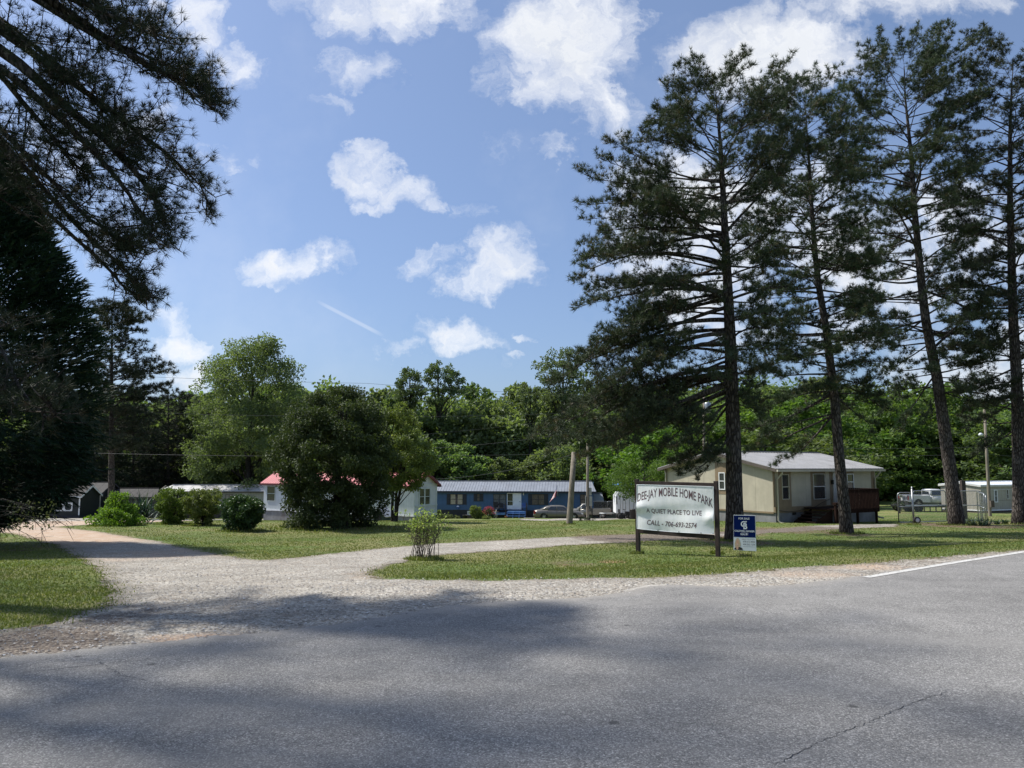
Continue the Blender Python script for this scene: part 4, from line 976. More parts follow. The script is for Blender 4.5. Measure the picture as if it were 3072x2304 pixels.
# ------------------------------------------------------------------ houses
class Face:
    """one wall plane: origin (world xy), unit direction, outward normal; px() reads wall coordinates off the photograph"""
    def __init__(s, root, o, e, n, zg): s.root = root; s.o = Vector((o[0], o[1])); s.e = Vector(e).normalized(); s.n = Vector(n).normalized(); s.zg = zg
    def px(s, px, py):
        d = ray(px, py); D = Vector((d.x, d.y)); t = s.o.dot(s.n) / D.dot(s.n)
        p = D * t; return (p - s.o).dot(s.e), CAMH + d.z * t - s.zg
    def P(s, u, w, z):     # wall coords -> local coords of the root
        p = s.o + s.e * u + s.n * w; q = Vector((p.x, p.y, s.zg + z)); return s.root.matrix_basis.inverted() @ q
    def slab(s, mb, u0, u1, z0, z1, w0, w1, mi=0):
        c = [s.P(u, w, z) for z in (z0, z1) for (u, w) in ((u0, w0), (u1, w0), (u1, w1), (u0, w1))]
        mb.hexa(c, mi); return mb
def window(F, x0, x1, y0, y1, frame=WHITE, inner=None, fw=.05, cols=1, shutters=None, mid=True, label=None, sh=None, trim=None):
    u0, z1 = F.px(x0, y0); u1, z0 = F.px(x1, y1); f = MB()
    for a in ((u0, u1, z1 - fw, z1), (u0, u1, z0, z0 + fw), (u0, u0 + fw, z0 + fw, z1 - fw), (u1 - fw, u1, z0 + fw, z1 - fw)): F.slab(f, *a, .004, .05)
    if mid: F.slab(f, u0 + fw, u1 - fw, (z0+z1)/2 - .02, (z0+z1)/2 + .02, .004, .042)
    for c in range(1, cols):
        uc = u0 + (u1 - u0) * c / cols; F.slab(f, uc - fw*.7, uc + fw*.7, z0 + fw, z1 - fw, .004, .046)
    o = f.build('window', frame, F.root)
    if label: o['label'] = label
    g = MB(); F.slab(g, u0 + fw*.5, u1 - fw*.5, z0 + fw*.5, z1 - fw*.5, .003, .014); g.build('pane', GLASS, o)
    if inner:
        c = MB(); n = 10
        for k in range(n):
            a = u0 + fw + (u1 - u0 - 2*fw) * k / n; b_ = u0 + fw + (u1 - u0 - 2*fw) * (k + .82) / n
            if inner[1] == 'split' and .35 < (k + .5) / n < .65: continue
            F.slab(c, a, b_, z0 + fw, z1 - fw, .0145, .019 + .004 * (k % 2))
        c.build('curtain', inner[0], o)
    if shutters:
        for a, b_ in ((u0 - shutters - .02, u0 - .02), (u1 + .02, u1 + .02 + shutters)):
            m = MB(); F.slab(m, a, b_, z0, z1, .004, .035)
            for k in range(9): F.slab(m, a + .03, b_ - .03, z0 + .06 + (z1-z0-.12)*k/9, z0 + .06 + (z1-z0-.12)*(k+.6)/9, .036, .045)
            m.build('shutter', sh or NAVY, o)
    if trim:
        m = MB(); F.slab(m, u0 - .16, u1 + .16, z0 - .25, z1 + .12, .001, .0025); m.build('trim', trim, o)
    return o
def home(name, label, p0, p1, depth, zs, ze, rise, wall, roof, skirt, over=.22, hip=(0, 0), fascia=None, rib=.42, zg=None, cat='mobile home', ribh=.03, eave=.06, side_over=None, wallmi=None):
    p0, p1 = Vector(p0), Vector(p1); zg = zg if zg is not None else min(zt(*p0), zt(*p1))
    d = (p1 - p0); L = d.length; rz = math.atan2(d.y, d.x); root = empty(name, (p0.x, p0.y, zg), rz, label, cat)
    root.matrix_basis = Matrix.Translation((p0.x, p0.y, zg)) @ Matrix.Rotation(rz, 4, 'Z')
    e = d.normalized(); nb = Vector((-e.y, e.x)); D = depth
    w_ = MB(); w_.prism([(0, zs), (L, zs), (L, ze), (0, ze)], 0, D)
    t = .05
    w_.prism([(.01, ze), (D/2, ze + rise*.97), (D-.01, ze)], .012, t, 0, 'yz'); w_.prism([(.01, ze), (D/2, ze + rise*.97), (D-.01, ze)], L - t, L - .012, 0, 'yz')
    w_.build('wall', wall, root)
    k = MB(); k.box(.03, L - .03, .03, D - .03, -.8, zs); k.build('skirting', skirt, root)
    so = over if side_over is None else side_over
    r = MB(); sl = rise / (D/2); y0 = -over; z0 = ze - sl * over; th = .05; yr = D/2; zr = ze + rise
    for (ya, yb) in ((y0, yr), (D + over, yr)):
        a = [(-so, ya, z0), (L + so, ya, z0), (L + so - hip[1], yb, zr), (-so + hip[0], yb, zr)]
        r.hexa(a + [(x, y, z + th) for x, y, z in a])
        n = int((L + 2*so) / rib)
        for i in range(n + 1):
            x = -so + .02 + (L + 2*so - .04) * i / n; f0 = 0 if x > -so + hip[0] else ( -so + hip[0] - x) / max(hip[0], 1e-3); f1 = (x - (L + so - hip[1])) / max(hip[1], 1e-3) if x > L + so - hip[1] else 0
            f = 1 - max(f0, f1, 0)
            if f < .08: continue
            yb2, zb2 = ya + (yb - ya) * f, z0 + (zr - z0) * f
            r.hexa([(x-.018, ya, z0+th), (x+.018, ya, z0+th), (x+.018, yb2, zb2+th), (x-.018, yb2, zb2+th), (x-.012, ya, z0+th+ribh), (x+.012, ya, z0+th+ribh), (x+.012, yb2, zb2+th+ribh), (x-.012, yb2, zb2+th+ribh)])
    r.bar((-so + hip[0], yr, zr + th + .02), (L + so - hip[1], yr, zr + th + .02), .3, .05)
    ro = r.build('roof', roof, root)
    f = MB(); fm = fascia or wall
    f.box(-so, L + so, y0 - .02, y0 + .0, z0 - eave - .05, z0 + th * .5); f.box(-so, L + so, D + over, D + over + .02, z0 - eave - .05, z0 + th * .5)
    for x in (-so - .02, L + so):
        if (hip[0] and x < 0) or (hip[1] and x > 0): continue
        for (ya, yb) in ((y0, yr), (D + over, yr)):
            f.hexa([(x, ya, z0 - .13), (x + .02, ya, z0 - .13), (x + .02, yb, zr - .13), (x, yb, zr - .13), (x, ya, z0 + .03), (x + .02, ya, z0 + .03), (x + .02, yb, zr + .03), (x, yb, zr + .03)])
    f.build('fascia', fm, root)
    FR = Face(root, p0, e, -nb, zg); RI = Face(root, p1, nb, e, zg); LE = Face(root, p0 + nb * D, -nb, -e, zg)
    return root, FR, RI, LE, L
def boxpart(F, name, m, u0, u1, z0, z1, w0, w1, parent=None):
    b = MB(); F.slab(b, u0, u1, z0, z1, w0, w1); return b.build(name, m, parent or F.root)

# --- blue home with grey ribbed roof
pA, pB = at(1296, 1552, 90), at(1781, 1552, 88)
zg = -4.25
zS = at(1500, 1530.5, 89).z - zg; zE = at(1500, 1471, 89).z - zg
H, F, FRi, FL, L = home('mobile_home', 'long blue mobile home with grey ribbed metal roof and white front door', (pA.x, pA.y), (pB.x, pB.y), 4.4, zS, zE, .98, BLUE, RMET, DKSK, over=.3, hip=(.0, .5), fascia=NAVY, zg=zg, rib=.32, eave=.10)
boxpart(F, 'frieze', NAVY, .02, L - .02, zE - .16, zE - .01, .003, .02)
window(F, 1351, 1389, 1482, 1514, NAVY, (CURT, 'split'), cols=2, shutters=.40)
window(F, 1431, 1440, 1481, 1504, NAVY, (BLIND, 'full'), shutters=.36)
window(F, 1480, 1518, 1482, 1515, NAVY, (CURTG, 'full'), cols=2)
window(F, 1595, 1634, 1482, 1515, NAVY, (BLIND, 'full'), cols=2, shutters=.38)
window(F, 1740, 1757, 1483, 1514, NAVY, (BLIND, 'full'), label='dark window at the far right of the front wall')
# storm door (open) and white door
def door(F, x0, x1, y0, y1, m=WHITE, fm=WHITE, panels=True, label=None, lite=False):
    u0, z1 = F.px(x0, y0); u1, z0 = F.px(x1, y1); b = MB(); F.slab(b, u0, u1, z0, z1, .012, .05)
    F.slab(b, u0 - .06, u0, z0, z1 + .06, .004, .075); F.slab(b, u1, u1 + .06, z0, z1 + .06, .004, .075); F.slab(b, u0, u1, z1, z1 + .06, .004, .075)
    if panels:
        w_ = (u1 - u0)
        for (a, c) in ((.12, .46), (.54, .88)):
            for (d, e) in ((.06, .40), (.48, .92)): F.slab(b, u0 + w_*a, u0 + w_*c, z0 + (z1-z0)*d, z0 + (z1-z0)*e, .051, .058)
    o = b.build('door', m, F.root)
    if label: o['label'] = label
    k = MB(); u = u1 - .10; zz = z0 + (z1 - z0) * .47; F.slab(k, u - .03, u + .03, zz - .05, zz + .05, .059, .10); k.build('handle', BLACKM, o)
    if lite:
        g = MB(); F.slab(g, u0 + .1, u1 - .1, z0 + (z1-z0)*.5, z1 - .15, .052, .060); g.build('pane', GLASS, o)
    return o
door(F, 1541, 1562.5, 1478, 1528.5, WHITE, label='white panelled front door')
o = window(F, 1521, 1540, 1479, 1528, WHITE, fw=.07, label='white storm door standing open'); o.name = 'storm_door'
u0, z0 = F.px(1523, 1527); u1, z1 = F.px(1539, 1516); boxpart(F, 'kick_panel', WHITE, u0, u1, z0, z1, .02, .052, o)
u, z = F.px(1570.5, 1482); boxpart(F, 'porch_lamp', OFFWH, u - .06, u + .06, z - .14, z + .14, .004, .14)
# porch
def steps(F, x0, x1, ytop, ybot, n, tread, riser, name, label, cat, wfront=1.5, rails=True, post=None):
    u0, zt_ = F.px(x0, ytop); u1, _ = F.px(x1, ytop)
    base = F.root.matrix_basis @ F.P((u0+u1)/2, wfront/2, 0); root = empty(name, base, F.root.rotation_euler.z, label, cat)
    root.matrix_basis = Matrix.Translation(base) @ Matrix.Rotation(math.atan2(F.e.y, F.e.x), 4, 'Z')
    G = Face(root, F.o, F.e, F.n, F.zg)
    d = MB(); G.slab(d, u0, u1, zt_ - .05, zt_, .06, wfront); 
    G.slab(d, u0 + .03, u1 - .03, zt_ - .2, zt_ - .05, wfront - .05, wfront - .01)
    d.build('deck', tread, root)
    for k in range(1, n):
        z = zt_ * (1 - k / n); w_ = wfront + .28 * (k - 1)
        s_ = MB(); G.slab(s_, u0 + .02, u1 - .02, z - .045, z, w_, w_ + .30); s_.build('tread', tread, root)
    st = MB()
    for u in (u0 + .03, (u0*2+u1)/3, (u0+2*u1)/3, u1 - .03): 
        c = [G.P(u - .02, wfront - .02, -.1), G.P(u + .02, wfront - .02, -.1), G.P(u + .02, wfront + .28*n - .1, -.1), G.P(u - .02, wfront + .28*n - .1, -.1), G.P(u - .02, wfront - .02, zt_ - .06), G.P(u + .02, wfront - .02, zt_ - .06), G.P(u + .02, wfront + .28*n - .1, .02), G.P(u - .02, wfront + .28*n - .1, .02)]
        st.hexa(c)
    st.build('stringer', riser, root)
    return root, G
PR, G = steps(F, 1525, 1580, 1532, 1550, 4, BLUEL, BLUEP, 'porch_steps', 'bright blue wooden porch steps under the white door of the blue home', 'porch', 1.3)
u0, z0 = G.px(1481, 1536.5); u1, _ = G.px(1522, 1536.5)
pd_ = MB(); G.slab(pd_, u0, u1, z0 - .05, z0, .06, 1.35); G.slab(pd_, u0, u1, z0 - .22, z0 - .05, 1.30, 1.35); pd_.build('deck', BLUEL, PR)
for x in (1521.5, 1582): 
    u, _ = G.px(x, 1530); boxpart(G, 'post', DKWOOD, u - .045, u + .045, -.1, z0 + 1.15, 1.36, 1.45, PR)
# porch furniture
def chairlike(px, py, Y, lab, cat, cm, seat=.45, hh=.95, w_=.55):
    b = at(px, py, Y); root = empty('porch_chair', b, .2, lab, cat)
    m = MB(); m.box(-w_/2, w_/2, -.25, .25, seat - .05, seat); m.build('seat', cm, root)
    m = MB(); m.hexa([(-w_/2, .20, seat + .02), (w_/2, .20, seat + .02), (w_/2, .26, seat + .02), (-w_/2, .26, seat + .02), (-w_/2, .30, hh), (w_/2, .30, hh), (w_/2, .36, hh), (-w_/2, .36, hh)]); m.build('backrest', cm, root)
    for x in (-w_/2 + .03, w_/2 - .03):
        for y in (-.22, .22): m = MB(); m.tube([(x, y, 0), (x, y, seat - .05)], .018, 6); m.build('leg', BLACKM, root)
    for x in (-w_/2 - .02, w_/2 + .02): m = MB(); m.bar((x, -.25, seat + .2), (x, .26, seat + .22), .05, .03); m.tube([(x, -.22, 0), (x, -.22, seat + .2)], .016, 6); m.build('armrest', BLACKM, root)
    return root
zp = at(1500, 1536, 88.4)
chairlike(1488, 1535.5, 88.3, 'dark metal porch chair on the blue deck, nearer the azalea', 'chair', BLACKM, hh=1.1)
chairlike(1504, 1535.5, 88.3, 'dark low chair on the blue deck, nearer the white door', 'chair', BLACKM, hh=.95)
chairlike(1573, 1533, 87.8, 'blue folding chair with a white head panel, right of the white door', 'chair', BLUEP, hh=.9)
b = at(1496, 1536, 87.9); rt_ = empty('porch_table', b, 0, 'small dark table with pots between the two dark porch chairs', 'table')
m = MB(); m.lathe([(.0, .42), (.28, .42), (.28, .45), (0, .45)], n=16); m.build('tabletop', BLACKM, rt_); m = MB(); m.tube([(0,0,0),(0,0,.42)], .03, 8); m.lathe([(.2,0),(.2,.02),(.03,.04)], n=12); m.build('leg', BLACKM, rt_)
# bird feeder on the wall below the left window
u, z = F.px(1375, 1517); p = F.root.matrix_basis @ F.P(u, .25, z); rt_ = empty('bird_feeder', p, 0, 'little blue roofed bird feeder hanging under the left window of the blue home', 'bird feeder')
m = MB(); m.lathe([(.20,-.12),(.0,.06)], n=8); m.build('roof', SIGNW, rt_); m = MB(); m.lathe([(.11,-.13),(.11,-.30),(.14,-.31),(.14,-.33),(0,-.33)], n=10); m.build('body', BLUEP, rt_)
# flag
u, z = F.px(1673, 1453); pt = F.root.matrix_basis @ F.P(u, 1.1, z); u2, z2 = F.px(1671, 1482); pb = F.root.matrix_basis @ F.P(u, .08, z2 - .2)
rt_ = empty('flag', pb, 0, 'american flag hanging from a slanted pole on the blue home', 'flag')
m = MB(); m.tube([(0,0,0), tuple(pt - pb)], .022, 6); m.build('pole', SIGNW, rt_)
tp_ = pt - pb; axis_ = tp_.normalized(); n1, n2 = 26, 20; vs = []; fs = []; ms = []
Wd, Ht = .98, 1.5
for i in range(n1 + 1):
    for j in range(n2 + 1):
        a = i / n1 * Wd; b_ = j / n2 * Ht
        root_ = tp_ - axis_ * (.05 + a)
        vs.append((root_.x - .12 * b_ - .42 * b_ * (i / n1)**.6 - a * .15, root_.y + .07 * math.sin(a * 9 + b_ * 2), root_.z - b_ * .92 + .1 * a))
for i in range(n1):
    for j in range(n2):
        k = i * (n2 + 1) + j; fs.append((k, k + 1, k + n2 + 2, k + n2 + 1))
        ms.append(2 if (i < 14 and j < 8) else (0 if (i // 2) % 2 == 0 else 1))
me = bpy.data.meshes.new('cloth'); me.from_pydata(vs, [], fs); [me.materials.append(q) for q in (FLR, FLW, FLB)]; me.polygons.foreach_set('material_index', ms); me.polygons.foreach_set('use_smooth', [True]*len(fs))
oc = bpy.data.objects.new('cloth', me); COL.objects.link(oc); oc.parent = rt_; sd_ = oc.modifiers.new('thick', 'SOLIDIFY'); sd_.thickness = .004
st = MB()
for i in range(5):
    for j in range(4):
        k = vs[(2 + i*3 - (i > 3)) * (n2 + 1) + 1 + j*2]; c = Vector(k) + Vector((0, -.012, 0)); q = []
        for a in range(10): r_ = .03 if a % 2 == 0 else .012; q.append((c.x + r_*math.sin(a*math.pi/5), c.y, c.z + r_*math.cos(a*math.pi/5)))
        st.add(q, [tuple(range(10))])
st.build('stars', FLW, rt_)

# --- white mobile home with red roof
pA = at(789, 1550, 66); pB = at(1241.5, 1556, 57.4)
zg = -2.72
zS = at(789, 1527, 66).z - zg; zE = at(789, 1447, 66).z - zg
H, F, FRi, FL, L = home('mobile_home', 'white ribbed mobile home with red metal roof, partly behind the dark dome-shaped tree', (pA.x, pA.y), (pB.x, pB.y), 2.75, zS, zE, .80, SIDW, RRED, BLOCK, over=.2, fascia=RREDD, zg=zg, rib=.3, side_over=.28)
window(F, 802, 826, 1457, 1504, SIDP, fw=.05); window(F, 898, 912, 1459, 1494, SIDP, fw=.05)
boxpart(F, 'base_trim', WHITE, .0, L, zS - .10, zS + .02, .003, .03)
for (a, b_, c, d) in ((800,1529,812,1532.5),(907,1535,920,1538.5)):
    u0, z1 = F.px(a, b_); u1, z0 = F.px(c, d); boxpart(F, 'vent', OFFWH, u0, u1, z0, z1, -.02, .02)
# end wall and its bay
boxpart(FRi, 'gable_panel', SIDP, .02, 2.73, zE - .06, zE + .05, .003, .03)
boxpart(FRi, 'corner_trim', SIDP, .0, .12, zS, zE, .003, .03); boxpart(FRi, 'corner_trim', SIDP, 2.63, 2.75, zS, zE, .003, .03)
window(FRi, 1256, 1290, 1464, 1515, SIDP, fw=.09, cols=2)
boxpart(FRi, 'belt_trim', SIDP, .0, 2.75, zS + .62, zS + .72, .003, .06)
boxpart(FRi, 'base_trim', WHITE, .0, 2.75, zS - .10, zS + .02, .003, .03)

# --- long weathered trailer behind
pA = at(470, 1552, 86); pB = at(830, 1552, 86)
zg = zt(pA.x, 86) + .1
zS = at(600, 1531, 86).z - zg; zE = at(600, 1473.5, 86).z - zg
H, F, FRi, FL, L = home('mobile_home', 'long weathered trailer with stained grey metal roof behind the row of shrubs', (pA.x, pA.y), (pB.x, pB.y), 3.7, zS, zE, .62, GREYS, RMETD, BLOCKD, over=.15, hip=(1.0, 0), fascia=FASC, zg=zg, rib=1.1, ribh=.02)
window(F, 677, 698, 1483, 1512, BLIND, (CURT, 'split'), fw=.06); window(F, 719, 742, 1481, 1512, OFFWH, (CURT, 'full'), fw=.05)
boxpart(F, 'awning', RMETD, *[F.px(552, 1478)[0], F.px(575, 1478)[0]], zE - .35, zE - .28, .02, 1.2)

# --- grey weathered shed left of it, dark green barn shed further left
pA = at(305, 1552, 79); pB = at(466, 1552, 79); zg = zt(pA.x, 79) + .25
zS = .12; zE = at(400, 1490, 79).z - zg
H, F, FRi, FL, L = home('shed', 'low dark-grey boarded building between the yellow-green shrub and the grey trailer', (pA.x, pA.y), (pB.x, pB.y), 4.5, zS, zE, .75, GRYSID, RDARK, BLOCKD, over=.2, fascia=FASC, zg=zg, cat='shed', rib=.6, ribh=.01, hip=(.3, 1.0))
pA = at(148, 1552, 74); pB = at(238, 1552, 74); zg = zt(pA.x, 74) + .2; zE = at(200, 1486, 74).z - zg
H, F, FRi, FL, L = home('barn_shed', 'dark barn shed with white-trimmed crossbuck doors under the cypress boughs', (pA.x, pA.y), (pB.x, pB.y), 3.4, .12, zE, .9, DKSID, RDARK, DKSK, over=.2, fascia=WHITE, zg=zg, cat='shed', rib=.6, ribh=.01)
for (a, b_) in ((167, 191), (193, 217)):
    u0, z1 = F.px(a, 1508); u1, z0 = F.px(b_, 1533); d = MB(); t_ = .09
    F.slab(d, u0, u1, z0, z0 + t_, .01, .05); F.slab(d, u0, u1, z1 - t_, z1, .01, .05); F.slab(d, u0, u0 + t_, z0, z1, .01, .049); F.slab(d, u1 - t_, u1, z0, z1, .01, .049)
    for (c0, c1) in (((u0, z0+.25), (u0+.25, z0)), ((u1-.25, z0), (u1, z0+.25)), ((u0, z1-.25), (u0+.25, z1)), ((u1-.25, z1), (u1, z1-.25))):
        d.bar(F.P(c0[0], .03, c0[1]), F.P(c1[0], .03, c1[1]), .04, .09)
    d.build('door_trim', WHITE, F.root)
boxpart(F, 'corner_trim', WHITE, L - .12, L, .12, zE, .003, .03)
pA = at(240, 1552, 78); pB = at(299, 1552, 78); zg = zt(pA.x, 78) + .2; zE = at(260, 1478, 78).z - zg
H, F, FRi, FL, L = home('small_building', 'dark green cabin with one narrow white window right of the barn shed', (pA.x, pA.y), (pB.x, pB.y), 4.0, .15, zE, 1.0, DKSID, RDARK, DKSK, over=.2, fascia=NAVY, zg=zg, cat='cabin', rib=.6, ribh=.01)
window(F, 263, 275, 1485, 1506, WHITE, fw=.07); boxpart(F, 'corner_trim', OFFWH, L - .10, L, .15, zE, .003, .03)

# --- cream house on the right
pL, pC, pR_ = (9.27, 46.8), (13.56, 40.0), (13.56 + .845*8.75, 40.0 + .534*8.75)
# ridge runs parallel to the long front (corner -> right)
zg = -1.18
zS = CAMH - 135.6/2307*40 - zg + .0; zE = at(2315, 1404, 40).z - zg
H, F, FRi, FL, L = home('cream_house', 'cream and tan double-wide house with grey metal roof behind the two nearest pines', pC, pR_, 8.04, zS, zE, .88, BEIGE, RGREY, BLOCK, over=.35, fascia=FASC, zg=zg, cat='house', rib=.24, ribh=.02, side_over=.30, eave=.04)
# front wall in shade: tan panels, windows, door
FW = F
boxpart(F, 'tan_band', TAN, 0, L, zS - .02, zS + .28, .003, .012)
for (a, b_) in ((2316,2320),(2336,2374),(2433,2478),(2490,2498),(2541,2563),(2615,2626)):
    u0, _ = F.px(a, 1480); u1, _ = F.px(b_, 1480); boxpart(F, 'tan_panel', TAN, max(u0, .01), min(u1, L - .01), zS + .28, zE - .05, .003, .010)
window(F, 2343, 2367, 1423, 1498, GUT, fw=.035); window(F, 2437, 2476, 1421, 1497, OFFWH, fw=.03); window(F, 2538, 2561, 1421, 1470, WHITE, fw=.05)
door(F, 2498, 2534, 1421, 1516, OFFWH, label='pale front door half hidden by the second pine')
u, z = F.px(2494, 1446); boxpart(F, 'porch_lamp', BLACKM, u - .05, u + .05, z - .12, z + .12, .02, .14)
gm = MB(); F.slab(gm, -.3, L + .3, zE - .19, zE - .08, .37, .47); gm.build('gutter', GUT, F.root)
def spout(F, u, zt_, w_=.09, nm='downspout', to=0.0):
    m = MB(); m.tube([F.P(u, .40, zt_), F.P(u, .40, zt_ - .10), F.P(u, .07, zt_ - .42), F.P(u, .07, .12), F.P(u + .05, .16, .02), F.P(u + .12, .42, to - .02)], w_ / 2, 8); m.build(nm, GUT, F.root)
spout(F, .10, zE - .17); spout(F, L - .15, zE - .17)
v = MB(); u0, z1 = F.px(2378, 1536); u1, z0 = F.px(2389, 1544)
F.slab(v, u0, u1, z0, z1, -.02, .0)
for k in range(4): F.slab(v, u0 + .02, u1 - .02, z0 + (z1-z0)*(k+.2)/4, z0 + (z1-z0)*(k+.7)/4, .001, .015)
v.build('vent', BLACKM, F.root)
# gable wall facing left
G = FL
LG = 8.04
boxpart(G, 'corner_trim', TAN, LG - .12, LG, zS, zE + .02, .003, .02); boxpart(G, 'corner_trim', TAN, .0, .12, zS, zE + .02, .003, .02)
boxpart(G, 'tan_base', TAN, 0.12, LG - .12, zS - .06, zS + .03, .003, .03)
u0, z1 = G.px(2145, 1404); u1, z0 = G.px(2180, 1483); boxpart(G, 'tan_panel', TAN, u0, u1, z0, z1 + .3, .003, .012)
window(G, 2157, 2177, 1417, 1469.5, WHITE, fw=.05)
gt = MB(); gt.tube([G.P(.05, .12, zE - .05), G.P(.12, .08, zE - .35), G.P(.12, .08, .1)], .045, 8); gt.build('downspout', GUT, G.root)
# cable sagging along the base
cb_ = MB(); pts = []
for k in range(25): q = k/24; pts.append(F.P(.1 + q*4.4, .04, zS + .12 - .10*math.sin(q*math.pi*2) + (.5*max(0, q-.7)/.3)))
cb_.tube(pts, .012, 5); cb_.build('cable', BLACKM, F.root)
# steps and red deck
u0, zt_ = F.px(2468, 1519); u1, _ = F.px(2512, 1519)
base = F.root.matrix_basis @ F.P(u1, .9, 0)
DK = empty('wooden_deck', base, 0, 'dark red-brown wooden deck with slatted railing and open steps at the cream house', 'deck')
DK.matrix_basis = Matrix.Translation(base) @ Matrix.Rotation(math.atan2(F.e.y, F.e.x), 4, 'Z')
G = Face(DK, F.o, F.e, F.n, F.zg); F2 = Face(F.root, F.o + F.n * 2.1, F.e, F.n, F.zg); ud0 = F2.px(2514, 1520)[0]; ud1 = F2.px(2637, 1520)[0]; zd = zt_
d = MB(); G.slab(d, ud0, ud1, zd - .05, zd, .06, 2.1); G.slab(d, ud0, ud1, zd - .24, zd - .05, 2.06, 2.1); G.slab(d, ud1 - .04, ud1, zd - .24, zd - .05, .06, 2.06); d.build('floor', STAIN, DK)
for (u, w_) in ((ud0 + .06, 2.0), (ud1 - .1, 2.0), ((ud0+ud1)/2, 2.0), (ud1 - .1, .2)): m = MB(); G.slab(m, u - .05, u + .05, -.3, zd - .05, w_ - .05, w_ + .05); m.build('post', STAIN, DK)
rl = MB(); rz_ = zd + .98
G.slab(rl, ud0 + .5, ud1 + .03, rz_ - .04, rz_, 2.02, 2.16); G.slab(rl, ud1 - .09, ud1 + .05, rz_ - .04, rz_ + .001, .06, 2.02)
u = ud0 + .55
while u < ud1: G.slab(rl, u, u + .085, zd - .22, rz_ - .04, 2.105, 2.13); u += .125
w_ = .1
while w_ < 2.05: G.slab(rl, ud1 + .005, ud1 + .03, zd - .22, rz_ - .04, w_, w_ + .085); w_ += .125
G.slab(rl, ud0 + .38, ud0 + .48, zd - .2, rz_ + .02, 2.0, 2.13)
rl.build('railing', STAIN, DK)
for k in range(5):
    z = zd * (1 - (k) / 5) - .02; uu = u0 + .1 - .30 * (k - 1) if False else ud0 - .27 * (k + 0)
    m = MB(); G.slab(m, uu - .30, uu, z - .045, z, .5, 1.75); m.build('tread', STAIN, DK)
sg = MB()
for w_ in (.5, 1.72):
    sg.hexa([G.P(ud0 - 1.4, w_, -.05), G.P(ud0, w_, -.05), G.P(ud0, w_ + .04, -.05), G.P(ud0 - 1.4, w_ + .04, -.05), G.P(ud0 - 1.4, w_, .10), G.P(ud0, w_, zd - .06), G.P(ud0, w_ + .04, zd - .06), G.P(ud0 - 1.4, w_ + .04, .10)])
sg.build('stringer', STAIN, DK)
m = MB(); G.slab(m, ud0 - .12, ud0 - .02, -.1, zd + .30, 1.95, 2.05); G.slab(m, ud0 - .15, ud0 + .3, zd + .20, zd + .32, 1.9, 2.1); m.build('newel', STAIN, DK)

# --- dingy mobile home at the right edge
p0 = at(2946, 1540, 66); e = Vector((.905, .425)); L = 14.0
zg = zt(p0.x, 66) ; zg = CAMH - 142/2307*66
zS = at(2946, 1531, 66).z - zg; zE = at(2946, 1456, 66).z - zg
H, F, FRi, FL, L = home('mobile_home', 'dingy cream mobile home with white flat-looking roof at the right edge', (p0.x, p0.y), (p0.x + e.x*L, p0.y + e.y*L), 3.66, zS, zE, .22, GREYS, SIGNW, BLOCKD, over=.12, fascia=OFFWH, zg=zg, rib=.6, ribh=.015)
boxpart(F, 'frieze', OFFWH, 0, L, zE - .42, zE - .38, .003, .03); boxpart(F, 'base_trim', WHITE, 0, L, zS - .07, zS + .02, .003, .03)
boxpart(FL, 'base_trim', WHITE, 0, 3.66, zS - .07, zS + .02, .003, .03); boxpart(F, 'mid_trim', BLIND, 0, L, zS + .78, zS + .80, .003, .012)
window(F, 2980, 2993, 1469, 1507, WHITE, (CURTG, 'full'), fw=.07); window(F, 3017, 3026, 1468, 1497, OFFWH, (BLIND, 'full'), fw=.05); window(F, 3080, 3100, 1468, 1497, OFFWH, fw=.05)
window(FL, 2850, 2875, 1475, 1505, OFFWH, fw=.05)

# --- white camper under the blue-topped canopy
c = at(1848, 1540, 79); zg = zt(c.x, 79)
cp_ = at(1935, 1540, 79)
H = empty('camper', (c.x, 79, zg), 0, 'white box camper trailer parked left of the big sign, partly behind it', 'camper')
hC = at(1880, 1476, 79).z - zg; w_ = cp_.x - c.x
m = MB(); m.prism([(0,.55),(w_,.55),(w_,hC),(.25,hC),(0,hC-.4)], 0, 2.2); m.build('body', WHITE, H, bevel=.05)
def cw(x0, x1, y0, y1, nm='window', mt=GLASS):
    a = at(x0, y0, 79); b_ = at(x1, y1, 79); m = MB(); m.box(a.x - c.x, b_.x - c.x, -.025, -.003, b_.z - zg, a.z - zg); m.build(nm, mt, H)
cw(1848.5, 1851.5, 1490, 1513, 'door'); cw(1857, 1859.5, 1487, 1499); cw(1870, 1875, 1490, 1495); cw(1870, 1875, 1497, 1502)
for x in (.9, 1.7): m = MB(); m.lathe([(.34,-.1),(.34,.1),(0,.1)], (x, .25, .34), 'y', 14); m.lathe([(.0,-.1),(.34,-.1)], (x, .25, .34), 'y', 14); m.build('wheel', RUBBER, H)
m = MB(); m.tube([(-.05,.8,.5),(-1.6,.9,.5)], .05, 6); m.tube([(-.05,1.6,.5),(-1.6,.95,.5)], .05, 6); m.tube([(-1.5,.92,.5),(-1.5,.92,.02)], .03, 6); m.build('tow_hitch', GALV, H)
